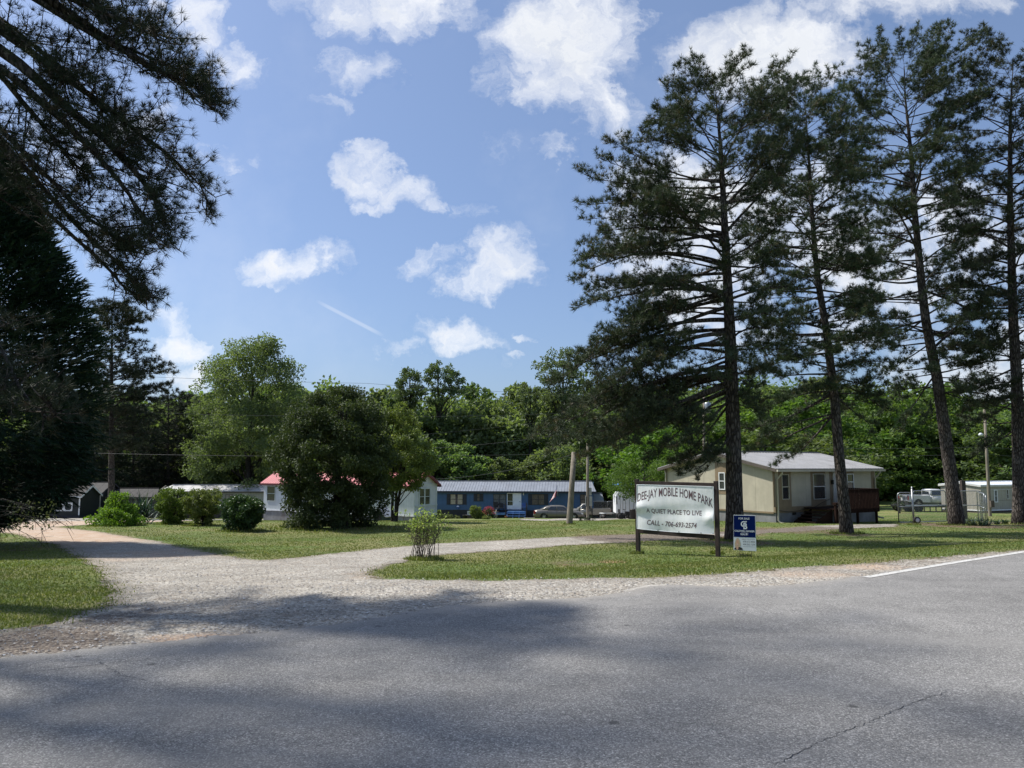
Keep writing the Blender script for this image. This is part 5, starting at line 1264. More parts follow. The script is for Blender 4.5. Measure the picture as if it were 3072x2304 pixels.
# canopy
a = at(1858, 1545, 76.5); zc = at(1840, 1449, 76.5).z; H = empty('canopy', gz(a), 0, 'pipe-framed canopy with blue tarp roof standing over the camper', 'canopy'); z0 = gz(a).z
b_ = at(1945, 1545, 76.5).x - a.x
m = MB(); m.hexa([(-.1,-.1,zc-z0-.25),(b_,-.1,zc-z0-.25),(b_,5,zc-z0-.25),(-.1,5,zc-z0-.25),(.3,2.4,zc-z0-.02),(b_,2.4,zc-z0-.02),(b_,2.5,zc-z0-.02),(.3,2.5,zc-z0-.02)]); m.build('roof', TARP, H)
for px in (1861, 1869, 1877, 1889, 1901): x = at(px, 1540, 76.5).x - a.x; m = MB(); m.tube([(x,0,-.1),(x,0,zc-z0-.25)], .035, 6); m.build('post', GALV, H)
# little open gable shelter behind the truck and metal stock panels
p0, p1 = at(1776, 1550, 90), at(1806, 1550, 90); zg = zt(p0.x, 90)
H, F_, _, _, _ = home('shed', 'small dark shed with pale metal roof behind the pickup', (p0.x, p0.y), (p1.x, p1.y), 3.0, .1, at(1790,1500,90).z - zg, .7, DKSID, RMET, DKSK, over=.2, zg=zg, cat='shed', rib=.5, ribh=.01, fascia=OFFWH)
def gate(px0, px1, py0, py1, Y, lab, kind='kennel_panel', cat='fence panel', mesh=True, midrail=None, r=.028, Y2=None, grp=None, wiremat=None, py0b=None):
    a = at(px0, py1, Y); b_ = at(px1, py1, Y2 or Y); a.z = zt(a.x, a.y) + .03 if True else a.z; d = Vector((b_.x - a.x, b_.y - a.y)); L_ = d.length
    root = empty(kind, a, math.atan2(d.y, d.x), lab, cat, grp); Ht = at(px0, py0, Y).z - a.z; c_ = .14
    fr = MB(); z0 = .03
    fr.tube([(0,0,z0),(0,0,Ht-c_),(c_*.3,0,Ht-c_*.3),(c_,0,Ht),(L_-c_,0,Ht),(L_-c_*.3,0,Ht-c_*.3),(L_,0,Ht-c_),(L_,0,z0)], r, 8); fr.tube([(0,0,z0),(L_,0,z0)], r, 8)
    if midrail: zm = midrail * Ht; fr.tube([(0,0,zm),(L_,0,zm)], r*.9, 8)
    fr.build('frame', GALV, root)
    if mesh:
        m = MB(); m.add([(.02,0,z0),(L_-.02,0,z0),(L_-.02,0,Ht-.04),(.02,0,Ht-.04)], [(0,1,2,3)]); m.build('mesh', wiremat or CHAIN, root)
    return root
gate(1774, 1822, 1504, 1550, 89, 'pipe livestock gate with rounded corners behind the pickup bed', 'pipe_gate', 'gate', midrail=.55)
gate(1822, 1848, 1504, 1549, 89, 'square pipe fence panel between the pipe gate and the camper', 'pipe_gate', 'gate', midrail=.5)
gate(2697, 2741, 1478, 1575, 41, 'narrow chain-link kennel panel at the left end of the row', midrail=.53)
gate(2743, 2842, 1473, 1572, 41.3, 'wide chain-link kennel panel between the wheel and the leaning pine', midrail=.52, Y2=42.2)
gate(2881, 2948, 1473, 1562, 44.2, 'chain-link kennel panel just right of the leaning pine', midrail=.52)
gate(2936, 2957, 1476, 1565, 45.2, 'chain-link kennel gate folded back at the right end of the row', midrail=.52, Y2=42.5)
gate(2944, 2962, 1480, 1566, 45.4, 'chain-link panel leaning against the right end of the row', midrail=.52, Y2=42.2)
m = MB(); b = at(2741.5, 1575, 40.9); b = gz(b); rt_ = empty('fence_post', b, 0, 'galvanised gate post beside the wheel', 'post'); m.tube([(0,0,-.2),(0,0,at(2741,1466,40.9).z - b.z)], .045, 10); m.lathe([(.05,1.86),(.03,1.92),(0,1.93)], n=10); m.build('pole', GALV, rt_)
wh = at(2752, 1571, 40.6); z_ = zt(wh.x, wh.y); rt_ = empty('spare_wheel', (wh.x, wh.y, z_), 0, 'small wheel with pale hub leaning at the foot of the kennel panels', 'wheel')
m = MB(); m.lathe([(.10,-.05),(.17,-.05),(.185,-.02),(.185,.04),(.17,.07),(.10,.07)], (0,0,.187), 'y', 24); m.build('tyre', RUBBER, rt_); m = MB(); m.lathe([(.105,-.03),(.105,-.055),(.07,-.03),(.03,-.06),(0,-.065)], (0,0,.187), 'y', 20); m.lathe([(.0,.05),(.105,.05)], (0,0,.187), 'y', 20); m.build('rim', SIGNW, rt_)
b = at(2894, 1548, 56); b = gz(b); rt_ = empty('fence_post', b, 0, 'square dark timber post behind the kennel panels', 'post'); m = MB(); m.box(-.14,.14,-.14,.14,-.3,at(2894,1441,56).z-b.z); m.build('post', DKWOOD, rt_, bevel=.01)
# ------------------------------------------------------------------ poles and wires
def pole(name, label, base, tip_px, tip_y, Y2, r0, r1, cat='utility pole', sink=.4, mat_=POLE):
    t = at(tip_px, tip_y, Y2); root = empty(name, base, 0, label, cat); d = t - base
    m = MB(); m.tube([d * (-.08), Vector((0,0,0)), d*.5, d], [r0*1.03, r0, (r0+r1)/2, r1], 16); m.build('pole', mat_, root); return root, t
b = ground(1708, 1573); PL1, top1 = pole('utility_pole', 'short leaning weathered timber pole on the lawn in front of the sedan', b, 1722, 1357, b.y + .4, .165, .125)
b2 = ground(1763, 1560); PL2, top2 = pole('utility_pole', 'upright timber pole carrying grey meter boxes beside the pickup', b2, 1763, 1330, b2.y, .13, .10)
for (x0, x1, y0, y1, nm) in ((1767.5, 1774.5, 1463, 1486, 'meter_box'), (1767.5, 1776.5, 1489, 1518, 'breaker_box'), (1756, 1758, 1487, 1517, 'conduit')):
    a, c = at(x0, y0, b2.y), at(x1, y1, b2.y); m = MB(); m.box(a.x - b2.x, c.x - b2.x, -.13, .10, c.z - b2.z, a.z - b2.z); m.build(nm, GALV, PL2, bevel=.01)
b3 = at(2970, 1545, 60); b3 = gz(b3); PL3, top3 = pole('utility_pole', 'slim pale pole with a lamp and small box in front of the dingy mobile home', b3, 2953, 1228, 60, .13, .09)
a = at(2942, 1303, 59.8) - b3; m = MB(); m.tube([at(2957,1306,60) - b3, a + Vector((.1,0,.06)), a], .025, 6); m.build('arm', GALV, PL3); m = MB(); m.lathe([(0,.12),(.09,.10),(.17,-.02),(.12,-.12),(0,-.14)], tuple(a), n=14); m.build('lamp', SIGNW, PL3)
a = at(2976, 1512, 59.7) - b3; m = MB(); m.box(a.x-.13,a.x+.13,a.y-.1,a.y+.1,a.z-.25,a.z+.25); m.build('junction_box', BLOCKD, PL3)
b4 = gz(at(2112, 1545, 72)); PL4, top4 = pole('utility_pole', 'far pole with a transformer can and street lamp showing through the nearest pine', b4, 2112, 1188, 72, .15, .11)
a = at(2123, 1224, 71.8) - b4; m = MB(); m.lathe([(0,.55),(.26,.5),(.30,.42),(.30,-.42),(.26,-.48),(0,-.5)], tuple(a), n=16); m.tube([a + Vector((.1,0,.5)), a + Vector((.1,0,.75))], [.05,.03], 6); m.build('transformer', GALV, PL4)
a = at(2102, 1237, 71.5) - b4; m = MB(); m.tube([Vector((0,0,a.z+.1)), a + Vector((0,0,.1))], .03, 6); m.lathe([(0,.16),(.16,.12),(.27,-.06),(.1,-.1),(0,-.1)], tuple(a), n=14); m.build('lamp', SIGNW, PL4)
WIRE = mat('wire', (.035,.038,.038), .5, var=.1)
def wire(label, pts, r=.012, sag=.35):
    r *= .75
    P = [at(px, py, Y) for (px, py, Y) in pts]; o = gz(P[0]); root = empty('power_line', o, 0, label, 'power line'); m = MB(); Q_ = []
    for a, b in zip(P[:-1], P[1:]):
        for k in range(18): q = k / 18; Q_.append(a.lerp(b, q) - o - Vector((0, 0, sag * 4 * q * (1 - q))))
    Q_.append(P[-1] - o); m.tube(Q_, r, 5); m.build('cable', WIRE, root)
wire('highest wire, crossing the sky line from the cypress to the nearest pine', [(-200,1092,74),(1100,1150,74),(2112,1190,72)], .018, .3)
wire('wire crossing the wood halfway between tree tops and roofs', [(-200,1208,66),(1150,1250,70),(2112,1215,72)], .018, .3)
wire('low wire running level from the cypress to the top of the leaning pole', [(-200,1342,52),(1722,1361,47.4)], .014, .35)
wire('wire climbing from the dark dome-shaped tree up behind the nearest pine', [(1180,1348,60),(1763,1290,55.6)], .014, .3)
wire('second climbing wire, a little below and steeper', [(1200,1310,64),(2112,1195,72)], .014, .3)
wire('service drop sagging from the leaning pole to the red-roofed home', [(1284,1438,60),(1722,1362,47.4)], .014, .35)
wire('service drop from the leaning pole to the upright pole with meter boxes', [(1722,1359,47.4),(1763,1352,55.6)], .012, .05)
wire('level wire crossing behind the cream house roof toward the slim pale pole', [(2112,1330,72),(2953,1340,60),(3500,1345,58)], .014, .3)
wire('lower level wire under the previous one above the cream house roof', [(2112,1352,72),(2957,1362,60),(3500,1368,58)], .014, .3)

# ------------------------------------------------------------------ big sign
SL = ground(1910, 1661); SL = Vector(at(1910, 1661, 21.0)); SR = Vector(at(2152, 1662, 19.65))
zl, zr_ = zt(SL.x, SL.y), zt(SR.x, SR.y)
d = Vector((SR.x - SL.x, SR.y - SL.y)); Ls = d.length; base = Vector((SL.x, SL.y, zl)); ang = math.atan2(d.y, d.x)
SG = empty('park_sign', base, ang, 'big white metal sign with faded maroon lettering in a dark brown timber frame', 'sign'); SG.matrix_basis = Matrix.Translation(base) @ Matrix.Rotation(ang, 4, 'Z')
FS = Face(SG, (SL.x, SL.y), d, (d.y, -d.x), zl)
def S_(px, py): return FS.px(px, py)
pw = .10
uL, zLt = S_(1911, 1437); uR, zRt = S_(2148, 1443); _, zLb = S_(1911, 1662); _, zRb = S_(2148, 1664)
m = MB(); FS.slab(m, uL - pw/2, uL + pw/2, -.4, zLt, -pw/2, pw/2); m.build('post', FRAME, SG, bevel=.006)
m = MB(); FS.slab(m, uR - pw/2, uR + pw/2, -.5, zRt, -pw/2, pw/2); m.build('post', FRAME, SG, bevel=.006)
def rail(pa, pb, h, nm):
    (ua, za), (ub, zb) = S_(*pa), S_(*pb); m = MB(); c = []
    for z_off in (-h, 0):
        for (u, z, w_) in ((ua, za, .045), (ub, zb, .045), (ub, zb, -.045), (ua, za, -.045)): c.append(FS.P(u, w_, z + z_off))
    m.hexa(c); m.build(nm, FRAME, SG, bevel=.005)
rail((1916, 1443), (2144, 1449), .085, 'top_rail'); rail((1917, 1588), (2142, 1605), .10, 'bottom_rail')
# crumpled sheet: bilinear patch between four corners with a bulge and a buckled foot
c00, c10, c01, c11 = S_(1915.5, 1585), S_(2144, 1603), S_(1914, 1454), S_(2143, 1460)
def bp(u, v):
    a = (c00[0]*(1-u) + c10[0]*u, c00[1]*(1-u) + c10[1]*u); b = (c01[0]*(1-u) + c11[0]*u, c01[1]*(1-u) + c11[1]*u)
    x, z = a[0]*(1-v) + b[0]*v, a[1]*(1-v) + b[1]*v
    z -= .02 * math.sin(u * math.pi * 1.3) * (1 - v)
    w_ = .060 + .035 * math.sin(u*9.0 + 1.0) * (1-v)**1.5 + .05 * math.exp(-((u-.04)/.10)**2 - ((v-.50)/.12)**2) + .05*math.exp(-((u-.97)/.08)**2 - ((v-.33)/.12)**2) + .022*math.sin(u*4.2+.4)*math.sin(v*3.1) + .016*math.sin(u*3.3 - v*8) * math.exp(-((v-.42)/.2)**2) + .008*math.sin(u*17+v*6)*(1-v)
    return x, w_, z
nu, nv = 90, 50; vs = []; fs = []
for j in range(nv+1):
    for i in range(nu+1): x, w_, z = bp(i/nu, j/nv); vs.append(FS.P(x, w_, z))
for j in range(nv):
    for i in range(nu): k = j*(nu+1)+i; fs.append((k, k+1, k+nu+2, k+nu+1))
m = MB(); m.add(vs, fs, 0, True); o = m.build('panel', BOARD, SG); md = o.modifiers.new('thick', 'SOLIDIFY'); md.thickness = .004; md.offset = -1
eg = MB()
for (a, b) in (((0,0),(1,0)),((0,1),(1,1)),((0,0),(0,1)),((1,0),(1,1))):
    pts = []
    for k in range(31): q = k/30; x, w_, z = bp(a[0]+(b[0]-a[0])*q, a[1]+(b[1]-a[1])*q); pts.append(FS.P(x, w_ + .006, z))
    eg.tube(pts, .008, 5)
eg.build('edge_trim', SIGNW, SG)
def text_mesh(txt, shear=0.0, spacing=1.0, bold=0.0):
    cu = bpy.data.curves.new('text', 'FONT'); cu.body = txt; cu.shear = shear; cu.space_character = spacing; cu.offset = bold; cu.resolution_u = 3
    ob = bpy.data.objects.new('text', cu); COL.objects.link(ob)
    dg = bpy.context.evaluated_depsgraph_get(); me = bpy.data.meshes.new_from_object(ob.evaluated_get(dg))
    bpy.data.objects.remove(ob); bpy.data.curves.remove(cu)
    co = np.empty(len(me.vertices)*3, dtype=np.float32); me.vertices.foreach_get('co', co); co = co.reshape(-1, 3)
    mn, mx = co.min(0), co.max(0); co[:, 0] = (co[:, 0]-mn[0])/(mx[0]-mn[0]); co[:, 1] = (co[:, 1]-mn[1])/(mx[1]-mn[1])
    return me, co
def put_text(txt, fn, name, m_, parent, bisect=True, **kw):
    me, co = text_mesh(txt, **kw)
    import bmesh
    me.vertices.foreach_set('co', co.ravel()); bm = bmesh.new(); bm.from_mesh(me)
    if bisect:
        for x in np.linspace(.02, .98, 49): bmesh.ops.bisect_plane(bm, geom=bm.verts[:]+bm.edges[:]+bm.faces[:], plane_co=(x,0,0), plane_no=(1,0,0))
        for y in (.25, .5, .75): bmesh.ops.bisect_plane(bm, geom=bm.verts[:]+bm.edges[:]+bm.faces[:], plane_co=(0,y,0), plane_no=(0,1,0))
    for v in bm.verts: v.co = fn(v.co.x, v.co.y)
    bm.to_mesh(me); bm.free(); me.name = name; me.materials.clear(); me.materials.append(m_)
    me.polygons.foreach_set('material_index', [0]*len(me.polygons))
    o = bpy.data.objects.new(name, me); COL.objects.link(o); o.parent = parent; return o
def on_board(u, v):
    x, w_, z = bp(u, v); return FS.P(x, w_ + .006, z)
def arc(x, y):
    u = .012 + x * .975; s_ = (x - .46) / .54; v = 1 - (.29 + .225 * s_*s_) + y * .25; return on_board(u, v)
put_text('DEE-JAY MOBILE HOME PARK', arc, 'lettering', INKG, SG, bold=.012)
put_text('A QUIET PLACE TO LIVE', lambda x, y: on_board(.135 + x*.715, (1 - .632 - .012*x) + y * (.113 + .012*x)), 'lettering', INKG, SG, spacing=1.05, bold=.018)
put_text('CALL - 706-693-2574', lambda x, y: on_board(.14 + x*.655, (1 - .885 - .012*x) + y * .112), 'lettering', INKG, SG, shear=.2, spacing=1.05, bold=.018)
for u in (.28, .56, .85): x, w_, z = bp(u, 0.0); m = MB(); m.lathe([(0,-.012),(.012,-.01),(.012,0)], tuple(FS.P(x, w_+.01, z+.012)), 'y', 8); m.build('bolt', BLACKM, SG)

# ------------------------------------------------------------------ estate agent's yard sign
b = at(2236, 1668, 18.8); b = gz(b); u_dir = Vector((at(2266,1600,18.7).x - at(2202,1600,18.95).x, -.25)); ang = math.atan2(u_dir.y, u_dir.x)
YS = empty('yard_sign', b, ang, 'small navy and white real-estate sign on a black wire stand, right of the big sign', 'sign'); YS.matrix_basis = Matrix.Translation(b) @ Matrix.Rotation(ang, 4, 'Z')
c = at(2201, 1545, 18.9)
FY = Face(YS, (b.x, b.y), u_dir, (u_dir.y, -u_dir.x), b.z)
TL, TR, BL, BR = FY.px(2200.5, 1544.5), FY.px(2266, 1546), FY.px(2201, 1650), FY.px(2269, 1653.5)
def yb(u, v): 
    x = (BL[0]*(1-u)+BR[0]*u)*(1-v) + (TL[0]*(1-u)+TR[0]*u)*v; z = (BL[1]*(1-u)+BR[1]*u)*(1-v) + (TL[1]*(1-u)+TR[1]*u)*v; return x, z
def yq(mb, u0, u1, v0, v1, w0, w1):
    c = [FY.P(yb(u, v)[0], w_, yb(u, v)[1]) for (v) in (v0, v1) for (u, w_) in ((u0, w0), (u1, w0), (u1, w1), (u0, w1))]; mb.hexa(c); return mb
SPL = .375
yq(MB(), 0, 1, 0, 1, -.010, .004).build('panel', SIGNW, YS); yq(MB(), .012, .985, SPL, .985, .0045, .006).build('navy_field', REALB, YS)
def yt(txt, u0, u1, v0, v1, m_, **kw): return put_text(txt, lambda x, y: FY.P(*(lambda q: (q[0], .0085, q[1]))(yb(u0+(u1-u0)*x, v0+(v1-v0)*y))), 'lettering', m_, YS, bisect=False, **kw)
yt('FOR SALE', .235, .735, .875, .93, SIGNW, bold=.02); yt('COLDWELL BANKER', .04, .955, .522, .575, SIGNW, bold=.025); yt('REALTY', .32, .67, .43, .485, SIGNW, bold=.02)
yt('C', .335, .545, .665, .83, SIGNW, bold=.03); yt('B', .45, .625, .60, .775, SIGNW, bold=.035)
yq(MB(), .35, .64, .502, .506, .0065, .008).build('rule', SIGNW, YS)
st = MB(); q = []
for a in range(10):
    r_ = .055 if a % 2 == 0 else .022; x, z = yb(.575 + r_*1.0*math.sin(a*math.pi/5), .815 + r_*.62*math.cos(a*math.pi/5)); q.append(FY.P(x, .009, z))
st.add(q, [tuple(range(10))]); st.build('star', SIGNW, YS)
yt('KELLY GILSTRAP', .38, .955, .300, .335, INKD, spacing=1.1); yt('678-612-4844', .42, .955, .232, .275, INKD, bold=.01); yt('404-262-1234', .42, .955, .155, .198, INKD, bold=.01); yt('www.kellysellshomes.com', .41, .945, .10, .125, INKD)
def disc(nm, m_, cu, cv, ru, rv, w_, n=22, parent=None, half=None):
    mb = MB(); q = []
    for a in range(n):
        t = 2*math.pi*a/n; x, z = yb(cu + ru*math.cos(t), max(cv + rv*math.sin(t), .012)); q.append(FY.P(x, w_, z))
    mb.add(q, [tuple(range(n))]); return mb.build(nm, m_, parent or YS)
pp = disc('portrait', HAIR, .185, .23, .105, .115, .0070); disc('hair', HAIR, .24, .17, .075, .10, .0071, parent=pp); disc('hair', HAIR, .12, .16, .07, .11, .0072, parent=pp)
disc('jacket', JACK, .22, .03, .19, .065, .0076, parent=pp); disc('neck', SKIN, .165, .075, .05, .06, .0080, parent=pp); disc('face', SKIN, .175, .215, .064, .085, .0084, parent=pp)
disc('eye', JACK, .152, .232, .009, .006, .0088, 8, pp); disc('eye', JACK, .198, .232, .009, .006, .0088, 8, pp); disc('mouth', SIGNW, .176, .172, .024, .007, .0088, 10, pp)
w_ = MB()
for u in (.27, .77): x, z = yb(u, .05); w_.tube([FY.P(x, -.014, z + .3), FY.P(x, -.014, -.12)], .006, 6)
x0, x1 = yb(.27, 0)[0], yb(.77, 0)[0]; zz = FY.px(2236, 1665)[1]; w_.tube([FY.P(x0, -.014, zz), FY.P(x1, -.014, zz)], .010, 6); w_.build('stand', BLACKM, YS)

# ------------------------------------------------------------------ vehicles
def loft(secs, mi=0):
    """secs: list of lists of points (same count) -> skinned MB"""
    m = MB(); n = len(secs[0]); vs = [p for s in secs for p in s]; fs = []
    for i in range(len(secs)-1):
        for k in range(n): k2 = (k+1) % n; fs.append((i*n+k, i*n+k2, (i+1)*n+k2, (i+1)*n+k))
    fs.append(tuple(range(n))[::-1]); fs.append(tuple((len(secs)-1)*n + k for k in range(n)))
    m.add(vs, fs, mi, True); return m
def sec(x, hw, zb, zt_, r=.12, belt=.05):
    return [(x,-hw+.06,zb),(x,-hw,zb+.12),(x,-hw-belt*.4,(zb+zt_)/2),(x,-hw+.02,zt_-r),(x,-hw+r,zt_),(x,hw-r,zt_),(x,hw-.02,zt_-r),(x,hw+belt*.4,(zb+zt_)/2),(x,hw,zb+.12),(x,hw-.06,zb)]
def wheel(root, x, y, r, w_=.22, sgn=-1):
    e = MB(); e.lathe([(r*.62,-w_/2),(r*.94,-w_/2),(r,-w_/2+.03),(r,w_/2-.03),(r*.94,w_/2),(r*.62,w_/2)], (x,y,r), 'y', 24); tw = e.build('tyre', RUBBER, root); tw.name = 'wheel'
    e = MB(); yo = sgn*w_/2; e.lathe([(r*.64,yo*.2),(r*.64,yo),(r*.56,yo*.9)], (x,y,r), 'y', 24)
    e.lathe([(.0,yo*1.02),(.07,yo*1.0),(.08,yo*.7)], (x,y,r), 'y', 14)
    for k in range(7):
        a = 2*math.pi*k/7; c_, s_ = math.cos(a), math.sin(a); e.bar((x+c_*.06, y+yo*.85, r+s_*.06), (x+c_*r*.6, y+yo*.85, r+s_*r*.6), .04, .05, up=(0,1,0))
    e.build('rim', RIM, tw); e = MB(); e.lathe([(0,yo*.5),(r*.62,yo*.5)], (x,y,r), 'y', 20); e.build('brake', BLACKM, tw)
def arch(root, x, y0, r, sgn=-1):
    m = MB(); m.lathe([(0,0),(r*1.20,0),(r*1.22,.012*sgn)], (x,y0,r), 'y', 24); m.build('wheel_arch_shade', BLACKM, root)  # flat dark disc for the wheel well's shade, no opening cut
def glass_quad(root, pts, nm='window', m_=GLASS, off=(0,-.012,0)):
    o_ = Vector(off); m = MB(); P = [Vector(p) for p in pts]; n = len(P); m.add([p + o_ for p in P] + [p for p in P], [tuple(range(n)), tuple(range(2*n-1,n-1,-1))] + [(i,(i+1)%n,(i+1)%n+n,i+n) for i in range(n)]); return m.build(nm, m_, root)
# taupe sedan, nose to the right (+x)
a = at(1601, 1557, 81); zc = at(1640, 1558.5, 81).z; c = at(1752, 1557, 81); Lc = c.x - a.x
R1 = empty('parked_car', ((a.x + c.x)/2, 81, zc), -.04, 'taupe four-door saloon parked nose right behind the leaning pole', 'car'); k = Lc / 5.27; R1.scale = (k, k, k)
S1 = [sec(-2.62,.72,.42,.78,.1),sec(-2.55,.84,.32,.94,.1),sec(-2.2,.92,.26,1.01),sec(-1.6,.95,.24,1.03),sec(-.6,.95,.22,1.02),sec(.6,.95,.22,1.00),sec(1.2,.94,.22,.97),sec(1.8,.92,.24,.90),sec(2.35,.86,.28,.80),sec(2.58,.74,.36,.68,.08)]
loft(S1).build('body', CARTAN, R1)
def cab(x, hw, zb, zt_): return [(x,-hw,zb),(x,-hw*.86,zt_-.05),(x,-hw*.78,zt_),(x,hw*.78,zt_),(x,hw*.86,zt_-.05),(x,hw,zb)]
loft([cab(-1.95,.80,.95,1.03),cab(-1.25,.84,.95,1.38),cab(-.75,.84,.95,1.46),cab(.1,.84,.95,1.46),cab(.55,.84,.95,1.40),cab(1.35,.80,.92,.99)]).build('cabin', CARTAN, R1)
ys = -.80
glass_quad(R1, [(-1.18,-.835,1.03),(-.28,-.835,1.03),(-.28,-.745,1.37),(-.86,-.745,1.37)], off=(0,-.03,0)); glass_quad(R1, [(-.20,-.835,1.03),(.92,-.83,1.02),(.48,-.745,1.34),(.1,-.745,1.37),(-.20,-.745,1.38)], off=(0,-.03,0))
glass_quad(R1, [(-1.86,-.62,1.075),(-1.86,.62,1.075),(-1.30,.60,1.375),(-1.30,-.60,1.375)], 'rear_window', mat('rear_glass', (.30,.33,.36), .1, var=.1), off=(-.01,0,.012)); glass_quad(R1, [(1.25,-.62,1.04),(1.25,.62,1.04),(.62,.60,1.375),(.62,-.60,1.375)], 'windscreen', off=(.01,0,.012))
for (x, r) in ((-1.55,.335),(1.55,.335)): arch(R1, x, -.965, r); wheel(R1, x, -.86, r); wheel(R1, x, .86, r, sgn=1)
m = MB(); m.box(-2.60,-2.42,-.90,-.62,.62,.92); m.build('tail_light', REDL, R1, bevel=.03); m = MB(); m.box(-2.60,-2.42,.62,.90,.62,.92); m.build('tail_light', REDL, R1, bevel=.03)
m = MB(); m.box(2.30,2.52,-.86,-.6,.58,.72); m.build('headlight', CLEARL, R1, bevel=.03); m = MB(); m.box(2.30,2.52,.6,.86,.58,.72); m.build('headlight', CLEARL, R1, bevel=.03)
m = MB(); m.box(-2.68,-2.50,-.80,.80,.36,.56); m.build('bumper', CARTAN, R1, bevel=.04); m = MB(); m.box(2.45,2.66,-.76,.76,.32,.52); m.build('bumper', CARTAN, R1, bevel=.04)
for x in (-.24, .95, -1.2): m = MB(); m.box(x-.006,x+.006,-.972,-.955,.36,.98); m.build('door_seam', BLACKM, R1)
for x in (-.95, .15): m = MB(); m.box(x,x+.16,-.992,-.962,.84,.87); m.build('door_handle', CARTAN, R1)
m = MB(); m.box(.80,.95,-1.10,-.93,1.0,1.12); m.build('mirror', CARTAN, R1, bevel=.03)
m = MB(); m.box(-1.1,1.1,-.975,-.955,.30,.36); m.build('sill', BLACKM, R1)
# pewter pickup, nose to the left: built nose +x then turned round
a = at(1700, 1553, 85); c = at(1832, 1553, 85); zc = at(1800, 1554, 85).z; Lc = 5.75
def pickup(loc, rz, paint, lab, name='pickup_truck', scale=1.0, crew=False):
    R_ = empty(name, loc, rz, lab, 'pickup truck'); R_.scale = (scale,)*3
    loft([sec(.9,.97,.42,1.14),sec(1.5,.97,.42,1.13),sec(2.1,.95,.42,1.10),sec(2.6,.93,.45,1.04,.1),sec(2.78,.86,.52,.94,.08)]).build('bonnet', paint, R_)
    loft([sec(-.55,.97,.42,1.16),sec(.92,.97,.42,1.16)]).build('body', paint, R_)
    b_ = MB()
    for s_ in (-1, 1): b_.hexa([(-2.85,s_*.97,.50),(-.60,s_*.97,.45),(-.60,s_*.89,.45),(-2.85,s_*.89,.50),(-2.85,s_*.97,1.20),(-.60,s_*.97,1.18),(-.60,s_*.89,1.18),(-2.85,s_*.89,1.20)])
    b_.box(-2.86,-2.80,-.89,.89,.55,1.20); b_.box(-.66,-.60,-.89,.89,.55,1.18); b_.box(-2.8,-.66,-.89,.89,.62,.68); b_.build('bed', paint, R_, bevel=.02)
    loft([cab(-.52,.88,1.12,1.72),cab(-.35,.88,1.12,1.80),cab(.45,.88,1.12,1.80),cab(.65,.88,1.12,1.75),cab(1.25,.86,1.10,1.17)]).build('cabin', paint, R_)
    for s_ in (-1, 1):
        glass_quad(R_, [(-.38,s_*.88,1.20),(.98,s_*.88,1.20),(.62,s_*.78,1.66),(-.30,s_*.785,1.70)], off=(0,s_*.03,0))
        m = MB(); m.box(.72,.88,s_*1.0-.1,s_*1.0+.1,1.16,1.36); m.build('mirror', SIGNW, R_, bevel=.04)
        for x in (-.50, 1.02): m = MB(); m.box(x-.008,x+.008,s_*.985-.008,s_*.985+.008,.5,1.12); m.build('door_seam', BLACKM, R_)
        m = MB(); m.box(-.40,-.24,s_*1.0-.015,s_*1.0+.015,1.00,1.04); m.build('door_handle', BLACKM, R_)
        for x in (-1.85, 1.85): arch(R_, x, s_*.985, .37, s_); wheel(R_, x, s_*.87, .37, .24, s_)
        m = MB(); m.box(2.60,2.80,s_*.76-.12,s_*.76+.12,.78,.96); m.build('headlight', CLEARL, R_, bevel=.03)
        m = MB(); m.box(-2.885,-2.84,s_*.90-.06,s_*.90+.06,.72,1.12); m.build('tail_light', REDL, R_)
    glass_quad(R_, [(1.16,-.66,1.22),(1.16,.66,1.22),(.72,.62,1.70),(.72,-.62,1.70)], 'windscreen', off=(.012,0,.012)); glass_quad(R_, [(-.53,-.62,1.25),(-.53,.62,1.25),(-.50,.60,1.66),(-.50,-.60,1.66)], 'rear_window', off=(-.012,0,0))
    m = MB(); m.box(-3.0,-2.87,-.9,.9,.46,.62); m.build('bumper', RIM, R_, bevel=.03); m = MB(); m.box(2.72,2.90,-.92,.92,.42,.62); m.build('bumper', paint, R_, bevel=.04); m = MB(); m.box(2.79,2.83,-.55,.55,.68,.92); m.build('grille', BLACKM, R_)
    m = MB(); m.box(-2.7,2.6,-.5,.5,.32,.50); m.build('chassis', BLACKM, R_); return R_
pk = pickup(((a.x+c.x)/2 - .15, 85, zc), math.pi - .02, CARSIL, 'pewter single-cab pickup parked nose left behind the saloon and the meter-box pole', scale=.87)
m = MB(); m.box(-1.5,-.9,-.2,.3,1.20,1.26)
# white pickup far right and black flatbed trailer
a = at(2719, 1526, 80); zc = at(2790, 1533, 80).z
pickup((a.x + 2.9, 80.6, zt(a.x, 80)), 0.03, CARWHT, 'white pickup behind the kennel panels, nose hidden by the leaning pine')
a = at(2691, 1546, 68); c = at(2850, 1546, 68); z0 = zt((a.x+c.x)/2, 68) + .0; z0 = zt((a.x+c.x)/2, 68)
FT = empty('flatbed_trailer', ((a.x+c.x)/2, 68, z0), 0.0, 'low black flatbed trailer in front of the white pickup behind the kennel panels', 'trailer'); Lt = c.x - a.x
m = MB(); m.box(-Lt/2,Lt/2,-1.1,1.1,.42,.56); m.build('bed', BLACKM, FT, bevel=.02)
m = MB(); m.box(-Lt/2,Lt/2,-1.12,-1.08,.56,.62)
m.build('rub_rail', SIGNW, FT)
for x in (-Lt/2+.5, -Lt/2+1.4): 
    for y in (-1.0, 1.0): m = MB(); m.lathe([(0,-.1),(.36,-.1),(.36,.1),(0,.1)], (x,y,.36), 'y', 16); m.build('wheel', RUBBER, FT)
